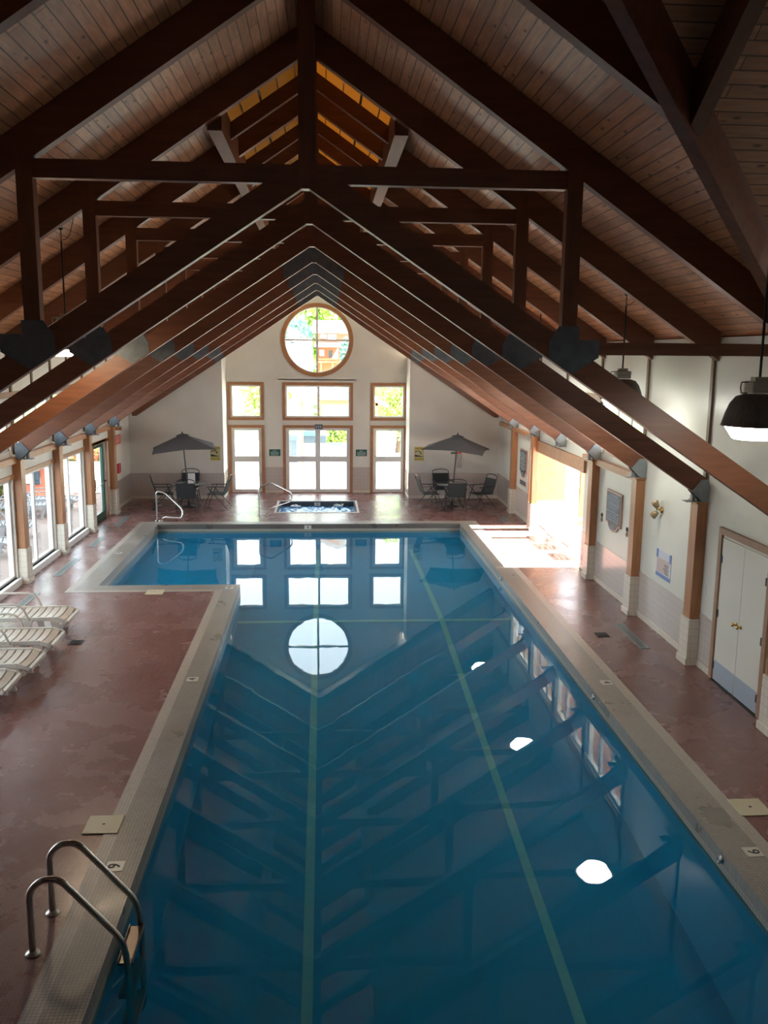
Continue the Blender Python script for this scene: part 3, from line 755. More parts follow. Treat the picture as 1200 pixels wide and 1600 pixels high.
# ------------------------------------------------------------------ pendant lamps
def pendant(x, y, zr, lens, lb, grp='pendant lamps over the pool'):
    top = deckz(x - XC) - .01
    t = empty('pendant_lamp', (x, y, zr), lb, 'lamp', grp)
    MB().lathe([(.0, .30), (.13, .30), (.20, .275), (.25, .21), (.285, .12), (.315, .01), (.325, .0), (.30, .0), (.27, .11), (.235, .19), (.19, .25), (.1, .27)], (x, y, zr), 36).build('reflector', M['shade'], t)
    MB().lathe([(.0, -.13), (.12, -.13), (.19, -.125), (.21, -.115), (.285, .0), (.28, .012), (.0, .012)], (x, y, zr), 32).build('lens', lens, t)
    h = MB().box(x - .10, y - .09, zr + .31, x + .10, y + .09, zr + .42); 
    for i in range(5): h.box(x - .115, y - .1, zr + .322 + i * .02, x + .115, y + .1, zr + .328 + i * .02)
    h.box(x - .065, y - .05, zr + .42, x + .065, y + .05, zr + .46)
    h.build('ballast_housing', M['housing'], t, bevel=.006)
    MB().tube([(x - .11, y, zr + .41), (x - .17, y, zr + .41), (x - .18, y, zr + .36), (x - .17, y, zr + .31), (x - .11, y, zr + .31)], .008, 8).build('handle', M['housing'], t)
    MB().tube([(x, y, zr + .45), (x, y, top - .18)], .013, 8).build('rod', M['black'], t)
    c = MB(); 
    for i in range(3):
        zc_ = top - .15 + i * .05; pts = []
        for q in range(10):
            a = 2 * PI * q / 10
            pts.append((x + .012 * math.cos(a), y, zc_ + .03 * math.sin(a)) if i % 2 else (x, y + .012 * math.cos(a), zc_ + .03 * math.sin(a)))
        c.tube(pts, .004, 6, closed=True)
    c.lathe([(0, -.04), (.03, -.03), (.035, -.005), (0, 0)], (x, y, top), 12)
    c.build('chain', M['black'], t)
    MB().tube([(x, y, top - .17), (x + .06, y, top - .16), (x + .13, y - .02, top - .1), (x + .2, y - .05, deckz(x + .2 - XC) - .01)], .005, 6).build('power_cord', M['black'], t)
    return t
LR = [(4.08, 8.1, 'black ribbed pendant lamp nearest the camera, at the right edge'), (4.45, 13.05, 'pendant lamp behind the nearest truss on the right'),
      (4.35, 17.86, 'third pendant lamp of the right hand row'), (4.3, 22.74, 'farthest pendant lamp of the right hand row')]
for x, y, lb in LR: pendant(x, y, 3.72, M['lens'], lb)
LL = [(-3.65, 13.05, 'glowing pendant lamp half hidden behind the left truss'), (-3.65, 17.86, 'unlit pendant lamp in the middle of the left hand row'), (-3.65, 22.74, 'unlit pendant lamp farthest along the left hand row')]
for x, y, lb in LL: pendant(x, y, 4.41, M['lens_w'] if y < 14 else M['lens_off'], lb)
# conduit carrying a small spotlight on the left
t = empty('conduit', (-3.9, 12.2, 5.8), 'thin dark conduit with a small spotlight on the left ceiling slope', 'conduit')
MB().tube([(-5.2, 12.3, 4.95), (-3.55, 12.3, 6.06)], .02, 8).build('pipe', M['black'], t)
MB().bar((-3.6, 12.3, 6.0), (-3.38, 12.3, 6.12), .09, .07).build('spot_head', M['black'], t)

# ------------------------------------------------------------------ patio chairs, tables, umbrellas
def make_chair(loc, rz, lb):
    """faces +y locally"""
    t = empty('patio_chair', (0, 0, 0), lb, 'chair', 'dark sling patio chairs')
    def bend(side):
        x = side * .26
        return x
    back = MB(); seatm = MB()
    # back sling (leans backwards to -y)
    for (a, b_, name) in (((-.22, .45, .0), (-.40, .84, 0), 'b'),):
        y0, z0 = -.19, .43; y1, z1 = -.34, .83
        back.add([(-.235, y0, z0), (.235, y0, z0), (.235, y1, z1), (-.235, y1, z1), (-.235, y0 - .012, z0 - .004), (.235, y0 - .012, z0 - .004), (.235, y1 - .012, z1 - .004), (-.235, y1 - .012, z1 - .004)],
                 [(0, 3, 2, 1), (4, 5, 6, 7), (0, 1, 5, 4), (1, 2, 6, 5), (2, 3, 7, 6), (3, 0, 4, 7)])
    seatm.box(-.235, -.20, .405, .235, .24, .418)
    back.build('backrest', M['mesh'], t); seatm.build('seat', M['mesh'], t)
    # back frame: rises to a curved top rail
    pts = [(-.25, -.19, .40), (-.25, -.34, .84), (-.235, -.355, .90), (-.15, -.365, .935), (0, -.368, .95), (.15, -.365, .935), (.235, -.355, .90), (.25, -.34, .84), (.25, -.19, .40)]
    MB().tube(pts, .012, 8).build('back_frame', M['black'], t)
    MB().tube([(-.25, -.22, .41), (-.25, .25, .41), (.25, .25, .41), (.25, -.22, .41)], .012, 8, closed=True).build('seat_frame', M['black'], t)
    for sd in (-1, 1):
        x = sd * .27
        MB().tube([(x, .10, .62), (x, .36, .0)], .012, 8).build('leg', M['black'], t)
        MB().tube([(x, .22, .60), (x, -.05, .30), (x, -.32, .0)], .012, 8).build('leg', M['black'], t)
        MB().bar((x, -.27, .64), (x, .26, .63), .045, .02).build('armrest', M['black'], t)
    MB().tube([(-.27, -.28, .05), (.27, -.28, .05)], .010, 6).build('stretcher', M['black'], t)
    MB().tube([(-.27, .33, .07), (.27, .33, .07)], .010, 6).build('stretcher', M['black'], t)
    t.location = loc; t.rotation_euler = (0, 0, rz)
    return t
chair0 = None
def chair(x, y, rz, lb):
    global chair0
    if chair0 is None: chair0 = make_chair((x, y, 0), rz, lb); return chair0
    c = copy_tree(chair0); c.location = (x, y, 0); c.rotation_euler = (0, 0, rz); c['label'] = lb; return c
def table(cx, cy_, lb):
    t = empty('patio_table', (cx, cy_, 0), lb, 'table', 'round glass patio tables')
    MB().lathe([(.02, .655), (.44, .655), (.45, .66), (.44, .668), (.02, .668)], (cx, cy_, 0), 40).build('tabletop', M['glass_t'], t)
    MB().tube([(cx + .45 * math.cos(a * PI / 12), cy_ + .45 * math.sin(a * PI / 12), .655) for a in range(24)], .014, 8, closed=True).build('rim', M['dkgrey'], t)
    for q in range(4):
        a = PI / 4 + q * PI / 2; c_, s_ = math.cos(a), math.sin(a)
        MB().tube([(cx + .36 * c_, cy_ + .36 * s_, .65), (cx + .22 * c_, cy_ + .22 * s_, .33), (cx + .40 * c_, cy_ + .40 * s_, .0)], .013, 8).build('leg', M['black'], t)
    MB().tube([(cx + .22 * math.cos(a * PI / 8), cy_ + .22 * math.sin(a * PI / 8), .33) for a in range(16)], .01, 6, closed=True).build('stretcher', M['black'], t)
def umbrella(cx, cy_, tilt, rz, lb):
    t = empty('patio_umbrella', (0, 0, 0), lb, 'umbrella', 'square patio umbrellas')
    s_ = .86; n = 1
    MB().tube([(0, 0, .06), (0, 0, 2.10)], .019, 10).build('pole', M['dkgrey'], t)
    MB().lathe([(0, 0), (.2, 0), (.2, .03), (.05, .05), (.03, .16), (0, .16)], (0, 0, 0.0), 20).build('base', M['black'], t)
    c_ = MB(); pk = 2.06; ez = 1.68
    cor = [(-s_, -s_), (s_, -s_), (s_, s_), (-s_, s_)]
    for th in (0, -.008):
        for i in range(4):
            a, b_ = cor[i], cor[(i + 1) % 4]; m_ = ((a[0] + b_[0]) / 2 * .96, (a[1] + b_[1]) / 2 * .96)
            c_.add([(a[0] * .12, a[1] * .12, pk - .02 + th), (a[0], a[1], ez + th), (m_[0], m_[1], ez + .05 + th), (b_[0], b_[1], ez + th), (b_[0] * .12, b_[1] * .12, pk - .02 + th)], [(0, 1, 2, 4), (2, 3, 4)])
    cv = c_.build('canopy', M['canopy'], t)
    v = MB(); 
    for i in range(4):
        a, b_ = cor[i], cor[(i + 1) % 4]
        v.add([(0, 0, pk + .05), (a[0] * .2, a[1] * .2, pk - .015), (b_[0] * .2, b_[1] * .2, pk - .015)], [(0, 1, 2)])
    v.build('vent', M['canopy'], cv)
    MB().lathe([(0, 0), (.02, 0), (.022, .02), (.01, .05), (0, .06)], (0, 0, pk + .04), 12).build('finial', M['black'], t)
    for i in range(4):
        MB().bar((cor[i][0] * .04, cor[i][1] * .04, pk - .05), (cor[i][0] * .98, cor[i][1] * .98, ez - .018), .015, .015).build('rib', M['dkgrey'], t)
    t.location = (cx, cy_, 0.0); t.rotation_euler = (0, tilt, rz)
    return t
TL, TR = (-3.86, 25.15), (3.72, 25.1)
table(*TL, 'glass patio table under the left umbrella'); table(*TR, 'glass patio table under the right umbrella')
u = umbrella(TL[0] + .02, TL[1], 0, 0, 'dark grey square umbrella on a tilted pole in the left corner')
u.rotation_euler = (.0, -.065, .17)
u = copy_tree(u); u['label'] = 'blue grey square umbrella on a tilted pole in the right corner'; u.location = (TR[0] - .02, TR[1], 0); u.rotation_euler = (0, .065, -.30)
chair(-4.52, 25.0, -PI / 2 + .2, 'sling chair at the left table, facing right, by the pool handrail')
chair(-3.78, 24.42, .03, 'sling chair at the left table with its back squarely to the camera')
chair(-3.0, 25.0, PI / 2 - .12, 'sling chair at the left table, facing left, by the glass doors')
chair(-3.95, 25.95, PI, 'sling chair at the left table, pushed against the far wall')
chair(3.02, 25.0, -PI / 2 + .15, 'sling chair at the right table, seen side-on nearest the glass doors')
chair(3.72, 24.42, -.05, 'sling chair at the right table with its back squarely to the camera')
chair(4.55, 24.95, PI / 2 + .45, 'sling chair at the right table, turned out towards the right wall')
chair(3.55, 25.9, PI + .1, 'sling chair at the right table, pushed against the far wall')
t = empty('menu_stand', (TL[0] + .1, TL[1] - .12, .668), 'white paper card standing on the left patio table', 'card')
MB().box(TL[0] + .02, TL[1] - .13, .668, TL[0] + .22, TL[1] - .12, .98).build('card', M['paper'], t)
MB().box(TL[0] + .02, TL[1] - .17, .668, TL[0] + .22, TL[1] - .08, .675).build('foot', M['cream'], t)

# ------------------------------------------------------------------ plastic sun loungers
def make_lounger(lb, grp, back_up=True):
    """foot end at local x=0 pointing +x, head towards -x; width along y"""
    t = empty('sun_lounger', (0, 0, 0), lb, 'sun lounger', grp)
    W = .31; m_ = M['plastic']
    def zt(x):  # top profile: slight waterfall at the foot
        return .345 - max(0, x + .16) ** 2 * 2.2
    fr = MB()
    for sd in (-1, 1):
        pts = [(-1.28, sd * W, .325), (-.6, sd * W, .33), (-.16, sd * W, .335), (-.04, sd * W, .30), (0, sd * W, .27)]
        for a, b_ in zip(pts[:-1], pts[1:]): fr.bar(a, b_, .035, .06)
    fr.bar((0, -W, .275), (0, W, .275), .05, .05); fr.bar((-1.28, -W, .32), (-1.28, W, .32), .04, .05)
    fr.build('frame', m_, t, bevel=.006)
    s_ = MB(); x = -1.22
    while x < -.05:
        za, zb = zt(x), zt(x + .085)
        n = 6
        for i in range(n):
            y0, y1 = -W + 2 * W * i / n, -W + 2 * W * (i + 1) / n
            d0, d1 = .03 * (1 - (y0 / W) ** 2), .03 * (1 - (y1 / W) ** 2)
            s_.add([(x, y0, za - d0), (x + .085, y0, zb - d0), (x + .085, y1, zb - d1), (x, y1, za - d1), (x, y0, za - d0 - .012), (x + .085, y0, zb - d0 - .012), (x + .085, y1, zb - d1 - .012), (x, y1, za - d1 - .012)],
                   [(0, 1, 2, 3), (7, 6, 5, 4), (0, 4, 5, 1), (1, 5, 6, 2), (2, 6, 7, 3), (3, 7, 4, 0)])
        x += .108
    s_.build('slats', m_, t)
    b = MB(); ang = .75
    for i in range(7):
        u0 = .05 + i * .1; xa, za = -1.28 - u0 * math.cos(ang), .34 + u0 * math.sin(ang); xb, zb = -1.28 - (u0 + .08) * math.cos(ang), .34 + (u0 + .08) * math.sin(ang)
        b.bar((xa, 0, za), (xb, 0, zb), 2 * W - .03, .014)
    for sd in (-1, 1): b.bar((-1.28, sd * W, .34), (-1.28 - .78 * math.cos(ang), sd * W, .34 + .78 * math.sin(ang)), .035, .05)
    b.build('backrest', m_, t)
    for sd in (-1, 1):
        y = sd * (W + .02)
        MB().tube([(-.55, y, .30), (-.62, y, .47), (-.68, y, .545), (-.78, y, .57), (-1.15, y, .565), (-1.27, y, .54), (-1.33, y, .45)], .018, 8).build('armrest', m_, t)
        l = MB()
        l.prism([(-.14, .30), (-.02 - .1, .30), (-.13, .18), (-.19, .06), (-.17, 0), (-.25, 0), (-.25, .08), (-.21, .18), (-.24, .30)], 'y', y - .018, y + .018)
        l.build('leg', m_, t)
        l = MB(); l.prism([(-.50, .32), (-.70, .32), (-.66, .15), (-.63, 0), (-.54, 0), (-.56, .12)], 'y', y - .018, y + .018); l.build('leg', m_, t)
        l = MB(); l.prism([(-1.45, .30), (-1.25, .32), (-1.33, .1), (-1.36, 0), (-1.46, 0)], 'y', y - .018, y + .018); l.build('leg', m_, t)
        w = MB(); w.tube([(-.07, y, .235), (-.07, y + .03 * sd, .235)], .032, 12); w.build('hinge_cap', m_, t)
    return t
g1 = 'white slatted loungers in a row by the left windows'
lo = make_lounger('white slatted lounger farthest up the left row, armrests raised', g1)
lo.location = (-3.92, 13.55, 0)
for (x, y, r, lb) in ((-3.82, 12.42, .01, 'second white slatted lounger in the left row'), (-3.82, 11.50, .0, 'third white slatted lounger in the left row, half out of frame'), (-3.88, 10.70, .02, 'nearest white slatted lounger, only its foot end in frame')):
    c = copy_tree(lo); c.location = (x, y, 0); c.rotation_euler = (0, 0, r); c['label'] = lb
g2 = 'white loungers in the sunlit opening'
for i, (x, y, r, lb) in enumerate(((5.25, 20.5, PI, 'sunlit lounger in the right opening farthest from the camera'), (5.2, 19.65, PI, 'sunlit lounger in the middle of the right opening'), (5.3, 18.60, PI, 'sunlit lounger in the right opening nearest the timber column'))):
    c = copy_tree(lo); c.location = (x, y, 0); c.rotation_euler = (0, 0, r); c['label'] = lb; c['group'] = g2
g3 = 'loungers on the patio outside the left windows'
for i, (x, y, r) in enumerate(((-7.0, 21.2, .2), (-7.3, 23.9, .2), (-6.7, 17.3, .3), (-6.9, 24.9, .1), (-6.8, 19.2, .25))):
    c = copy_tree(lo); c.location = (x, y, -.03); c.rotation_euler = (0, 0, r); c['group'] = g3
    c['label'] = ['lounger outside, behind the third left window', 'lounger outside on the patio with its foot towards the green door', 'lounger outside the window at the left edge of the picture', 'lounger outside just short of the green glass door', 'lounger outside between the fourth and third left columns'][i]
OUT = mat('grey_resin', (.22, .24, .26), .5)  # darker grey resin for the patio loungers
for o in [o for o in bpy.data.objects if o.get('group') == g3]:
    for ch in o.children:
        ch.data = bpy.data.meshes.get(ch.data.name + '_out') or ch.data.copy()
        if not ch.data.name.endswith('_out'):
            ch.data.name = ch.data.name.split('.')[0] + '_' + str(len(bpy.data.meshes)) + '_out'
        ch.data.materials.clear(); ch.data.materials.append(OUT)
c = copy_tree(lo); c.location = (2.45, 30.3, -.03); c.rotation_euler = (0, 0, .4); c['group'] = 'loungers on the far terrace'; c['label'] = 'white lounger outside the right hand glass door'

# ------------------------------------------------------------------ handrails, ladder
def arc(pts, r=.09, n=5):
    out = [Vector(pts[0])]
    for i in range(1, len(pts) - 1):
        p0, p, p1 = Vector(pts[i - 1]), Vector(pts[i]), Vector(pts[i + 1]); a = (p0 - p); b_ = (p1 - p)
        rr = min(r, a.length * .45, b_.length * .45); a.normalize(); b_.normalize(); s0, s1 = p + a * rr, p + b_ * rr
        for k in range(n + 1):
            u = k / n; out.append(s0 * (1 - u) ** 2 + p * 2 * u * (1 - u) + s1 * u ** 2)
    out.append(Vector(pts[-1])); return out
def flange(mb, x, y, z=0): mb.lathe([(0, 0), (.055, 0), (.052, .012), (.03, .022), (.024, .03), (0, .03)], (x, y, z), 18)
for (x, y, sc, sgn, lb) in ((-4.36, 23.0, 1, 1, 'bent steel handrail at the shallow pool steps, left of the hot tub'), (-1.76, 23.75, 1.05, 1, 'bent steel handrail beside the hot tub')):
    t = empty('handrail', (x, y, 0), lb, 'handrail')
    if y < 23.5: pts = [(x, y, 0), (x, y, .78), (x + .24, y - .1, .76), (x + .72, y - .35, .36), (x + .72, y - .4, .14), (x + .2, y - .12, .12), (x + .1, y - .05, 0)]
    else: pts = [(x, y, 0), (x, y, .76), (x + .32, y + .1, .88), (x + .88, y + .35, .55), (x + .86, y + .36, .33), (x + .3, y + .05, .19), (x + .17, y, 0)]
    MB().tube(arc(pts, .10), .021, 12).build('rail', M['chrome'], t)
    f = MB(); flange(f, pts[0][0], pts[0][1]); flange(f, pts[-1][0], pts[-1][1]); f.build('flange', M['chrome'], t)
t = empty('pool_ladder', (-2.13, 6.2, 0), 'steel pool ladder with two looped grab rails at the near left edge', 'ladder')
M['brushed'] = mat('brushed_steel', (.42, .40, .36), .26, 1)
for y in (5.95, 6.43):
    pts = [(-2.14, y, 0), (-2.14, y, .50), (-2.0, y, .60), (-1.86, y, .56), (-1.50, y, .10), (-1.46, y, -.1), (-1.46, y, -.85), (-1.56, y, -.95)]
    MB().tube(arc([pts[0], pts[1], (-2.06, y, .59), (-1.92, y, .60)] + [(-1.49, y, .09), (-1.46, y, -.1), (-1.46, y, -.85), (-1.56, y, -.95)], .12, 6), .0245, 14).build('rail', M['brushed'], t)
    f = MB(); flange(f, -2.14, y); f.build('flange', mat('dull_flange', (.5, .48, .42), .35, .6), t)
for i, z in enumerate((-.12, -.40, -.68)):
    tr = MB(); tr.box(-1.545, 5.97, z - .02, -1.43, 6.41, z); tr.box(-1.545, 5.97, z, -1.535, 6.41, z + .02); tr.box(-1.44, 5.97, z, -1.43, 6.41, z + .02)
    tr.build('tread', mat('tread', (.16, .13, .11), .3, .8), t, bevel=.004)

# ------------------------------------------------------------------ deck fittings
def lid(x, y, lb, s_=.16):
    t = empty('skimmer_lid', (x, y, .004), lb, 'skimmer lid', 'square cream skimmer lids')
    MB().box(x - s_ , y - .16, .004, x + s_, y + .16, .014).build('plate', M['cream'], t, bevel=.003)
    MB().lathe([(0, .0105), (.014, .0105), (.014, .012), (0, .012)], (x, y, .004), 12).build('finger_hole', M['black'], t)
lid(-2.06, 7.74, 'cream square skimmer lid on the left deck above the ladder'); lid(4.17, 7.75, 'cream square skimmer lid on the right deck edge')
lid(-3.1, 15.92, 'cream skimmer lid at the edge of the shallow wing')
for x, y, lb in ((-3.76, 13.1, 'dark floor drain grate near the left loungers'), (4.4, 13.16, 'dark floor drain grate by the right hand vent')):
    t = empty('floor_drain', (x, y, 0), lb, 'drain', 'dark floor drain grates')
    MB().box(x - .1, y - .11, .0, x + .1, y + .11, .006).build('frame', M['black'], t)
    g = MB()
    for i in range(6): g.box(x - .085, y - .09 + i * .033, .006, x + .085, y - .075 + i * .033, .011)
    g.build('bars', M['dkgrey'], t)
for x, y, l, lb in ((-5.25, 23.0, 1.3, 'long floor vent beside the green door'), (-5.25, 20.4, 1.1, 'long floor vent by the third left window'), (-5.25, 17.95, 1.5, 'long floor vent beside the fourth left window'), (-5.25, 15.2, 1.5, 'long floor vent behind the farthest lounger'),
                    (4.85, 13.1, 1.25, 'long floor vent beside the right hand drain'), (4.85, 23.1, .9, 'long floor vent by the right corner column'), (-5.25, 15.2, 0, '')):
    if not l: continue
    t = empty('floor_vent', (x, y, 0), lb, 'vent', 'linear vents let into the deck')
    f = MB(); w = .075
    for a in ((x - w, y - l / 2, x - w + .02, y + l / 2), (x + w - .02, y - l / 2, x + w, y + l / 2), (x - w, y - l / 2, x + w, y - l / 2 + .02), (x - w, y + l / 2 - .02, x + w, y + l / 2)): f.box(a[0], a[1], 0, a[2], a[3], .008)
    f.build('frame', M['grille'], t)
    f = MB()
    for i in range(4): f.box(x - .05 + i * .028, y - l / 2 + .02, 0, x - .035 + i * .028, y + l / 2 - .02, .006)
    f.build('louvres', M['grille'], t); MB().box(x - .055, y - l / 2 + .02, 0, x + .055, y + l / 2 - .02, .002).build('shadow_gap', M['dkgrey'], t)
def marker(ch, x, y, sgn, lb, vert=False):
    t = empty('depth_marker', (x, y, .004), lb, 'depth marker', 'pool depth marker tiles')
    if vert:
        MB().box(x - .09, y - .006, ZW + .05, x + .09, y, ZW + .15).build('tile', M['tileplate'], t)
        lettering(ch, .11, M['sign_dk'], t, (x, y - .0075, ZW + .10), (1, 0, 0), (0, 0, 1), 'numeral')
        return
    MB().box(x - .075, y - .075, .004, x + .075, y + .075, .008).build('tile', M['tileplate'], t)
    lettering(ch, .15, M['sign_dk'], t, (x, y, .0095), (0, -sgn, 0), (sgn, 0, 0), 'numeral')
marker('9', 3.82, 6.98, 1, 'white tile with a 9 on the right coping, nearest the camera'); marker('4', 3.81, 11.11, 1, 'white tile with a 4 on the right coping')
marker('9', -1.80, 7.05, -1, 'white tile with a 9 behind the ladder rail'); marker('4', -1.78, 11.47, -1, 'white tile with a 4 on the left coping')
marker('4', -1.78, 16.2, -1, 'white tile with a 4 at the inner corner of the wing'); marker('3', -4.5, 19.2, -1, 'white tile with a 3 on the wing coping')
marker('4', -.42, PY1 - .001, 1, 'small white 4 tile on the far waterline', True)
marker('4', -.2, SY1 - .081, 1, 'small marker tile on the back of the hot tub', True)
for y in (7.0, 10.8, 17.0):
    t = empty('rope_anchor', (PX1, y, -.07), 'chrome rope anchor cup on the right pool edge, %s' % ('nearest' if y < 8 else 'below the 4 tile' if y < 12 else 'far along'), 'anchor', 'rope anchors on the pool edge')
    r = MB(); r.lathe([(0, 0), (.035, 0), (.04, .01), (.025, .02), (0, .02)], (0, 0, 0), 14); r.v = [(PX1 - z, y + a, -.07 + b_) for a, b_, z in r.v]; r.build('cup', M['chrome'], t)
    MB().tube([(PX1 - .03, y + .03 * math.cos(a * PI / 5), -.075 + .03 * math.sin(a * PI / 5)) for a in range(10)], .005, 6, closed=True).build('ring', M['chrome'], t)

# ------------------------------------------------------------------ signs and wall fittings
def nodive(x, lb):
    z = 1.375; y = YF - .006
    t = empty('warning_sign', (x, y, z), lb, 'sign', 'yellow pool warning signs')
    MB().box(x - .145, y - .002, z - .21, x + .145, y + .006, z + .21).build('board', M['yellow'], t)
    MB().box(x - .135, y - .004, z - .115, x + .135, y - .002, z + .115).build('panel', M['sign_in'], t)
    g = MB(); g.prism([(x - .135, z - .02), (x - .135, z - .09), (x + .135, z - .09), (x + .135, z - .085)], 'y', y - .006, y - .004)
    pts = [(x - .06 + .1 * math.cos(a), y - .006, z + .0 + .085 * math.sin(a)) for a in [PI * .85 - i * PI * .1 for i in range(9)]]
    g.tube([(p[0] + .02, p[1], p[2]) for p in pts], .011, 6)
    g.tube([(x + .03, y - .006, z + .05), (x + .06, y - .006, z + .0)], .016, 6)
    g.build('pictogram', M['sign_dk'], t)
    lettering('CAUTION', .062, M['sign_dk'], t, (x, y - .004, z + .16), (1, 0, 0), (0, 0, 1))
    lettering('NO DIVING', .050, M['sign_dk'], t, (x, y - .004, z - .16), (1, 0, 0), (0, 0, 1))
nodive(-3.24, 'yellow diving warning sign beside the left umbrella'); nodive(2.89, 'yellow diving warning sign beside the right umbrella')
def bars(mb, y, x0, x1, z, h): mb.box(x0, y - .002, z, x1, y, z + h)
for x, lb in ((-1.535, 'small green notice left of the double door'), (1.18, 'small green notice right of the double door')):
    z = 1.275; y = YW - .004
    t = empty('green_notice', (x, y, z), lb, 'sign', 'small green notices by the double door')
    MB().box(x - .175, y - .004, z - .105, x + .175, y + .004, z + .105).build('board', M['green_s'], t)
    g = MB()
    for i, (a, w) in enumerate(((.055, .06), (.012, .13), (-.028, .13), (-.068, .12))):
        u = x - w
        while u < x + w - .01:
            q = random.uniform(.02, .05); g.box(u, y - .006, z + a - .012, min(u + q, x + w), y - .004, z + a + .012); u += q + .012
    g.build('lettering', M['paleink'], t)
t = empty('door_sign', (-.16, YW - .034, 2.09), 'small dark plate over the middle of the double door', 'sign')
MB().box(-.28, YW - .045, 2.02, -.04, YW - .034, 2.17).build('board', M['steel'], t)
g = MB(); [g.box(-.25 + i * .065, YW - .048, 2.06, -.21 + i * .065, YW - .045, 2.13) for i in range(3)]; g.build('lettering', M['blueink'], t)
# small red/green plate and clear bag on far right wall
t = empty('wall_hook_plate', (4.02, YF - .01, 1.40), 'narrow green and red plate on the wall behind the right umbrella pole', 'plate')
MB().box(3.86, YF - .02, 1.375, 4.04, YF - .0, 1.43).build('green_half', M['green_s'], t); MB().box(4.04, YF - .02, 1.375, 4.18, YF - .0, 1.43).build('red_half', M['red'], t)
b = MB(); vs = []
for j in range(9):
    for i in range(6):
        vs.append((4.04 + i * .032, YF - .03 - .03 * math.sin(i * 1.9 + j) * .5, 1.35 - j * .05))
b.add(vs, [(j * 6 + i, j * 6 + i + 1, (j + 1) * 6 + i + 1, (j + 1) * 6 + i) for j in range(8) for i in range(5)], True)
b2 = MB(); b2.add([(x, y + .05 if False else YF - .005, z) for x, y, z in vs], [f[::-1] for f in b.f]); b.add(b2.v, b2.f)
tag(b.build('plastic_bag', mat('crinkled_clear_plastic', (.50, .49, .46), .12), at=(4.12, YF - .03, 1.2)), 'crinkled clear plastic bag hanging below the red and green plate', 'bag')
# exit sign and fire alarm on left wall near the far corner
t = empty('exit_sign', (XL, 24.95, 1.93), 'red EXIT sign on the left wall by the green door', 'sign')
MB().box(XL, 24.62, 1.80, XL + .04, 25.30, 2.06).build('housing', mat('exit_face', (.70, .16, .13), .4), t, bevel=.004)
lettering('EXIT', .22, mat('exit_letters', (.80, .40, .35), .4), t, (XL + .043, 24.96, 1.93), (0, 1, 0), (0, 0, 1), sx=.95)
t = empty('fire_alarm', (XL, 25.0, 1.13), 'red fire alarm box under the EXIT sign', 'alarm')
MB().box(XL, 24.86, .99, XL + .055, 25.12, 1.26).build('box', M['red'], t, bevel=.008); MB().box(XL + .055, 24.92, 1.05, XL + .062, 25.04, 1.19).build('pull_panel', mat('alarm_dark', (.18, .02, .02), .4), t)
MB().box(XL, 23.98 + .3, 2.25, XL + .30, 24.33, 2.34).build('corner_shelf_block', M['trim'], at=(XL, 24.3, 2.3))
bpy.data.objects['corner_shelf_block']['kind'] = 'structure'; bpy.data.objects['corner_shelf_block'].name = 'trim_13'
# rules boards on right wall
def rules(y0, y1, z0, z1, ztip, lb, big):
    yc = (y0 + y1) / 2; w = (y1 - y0) / 2
    t = empty('rules_board', (XR, yc, z0), lb, 'sign', 'slate rules boards')
    def outline(i):
        w_ = w - i; pts = [(yc - w_, z1 - i), (yc + w_, z1 - i), (yc + w_, z0 + i), (yc + w_ * .72, z0 + i)]
        for k in range(1, 8):
            a = PI * k / 8; pts.append((yc + w_ * .66 * math.cos(a), z0 + i - (z0 - ztip) * math.sin(a) * 1.0))
        pts += [(yc - w_ * .72, z0 + i), (yc - w_, z0 + i)]; return pts
    MB().prism(outline(0), 'x', XR - .035, XR - .001).build('rim', M['pinkrim'], t)
    MB().prism(outline(.035 if big else .025), 'x', XR - .040, XR - .035).build('slate', M['slate'], t)
    g = MB(); z = z1 - .09; i = 0; rnd = random.Random(3)
    while z > z0 + .04:
        wl = w * rnd.choice((.62, .78, .5, .8)) if i else w * .55
        h = .026 if i % 4 == 0 else .014
        u = yc - wl
        while u < yc + wl:
            q = rnd.uniform(.03, .09); g.box(XR - .044, u, z, XR - .040, min(u + q, yc + wl), z + h); u += q + .015
        z -= .034 + (.016 if i % 4 == 3 else 0); i += 1
    for i in range(3): g.box(XR - .044, yc - w * .3, z0 - .02 - i * .035, XR - .040, yc + w * .3, z0 - .006 - i * .035)
    g.build('lettering', M['blueink'] if big else M['paleink'], t)
rules(15.22, 16.05, 1.29, 1.91, 1.16, 'large slate rules board with a copper rim between the right columns', True)
rules(22.72, 23.48, 1.27, 1.88, 1.13, 'smaller weathered rules board by the far right corner', False)
t = empty('name_plaque', (XR, 23.12, 1.0), 'small dark plaque below the far rules board', 'sign')
MB().box(XR - .02, 22.78, .92, XR, 23.46, 1.05).build('rim', M['pinkrim'], t); MB().box(XR - .023, 22.81, .935, XR - .02, 23.43, 1.035).build('slate', M['slate'], t)
g = MB(); g.box(XR - .025, 22.88, .975, XR - .023, 23.36, .995); g.build('lettering', M['blueink'], t)
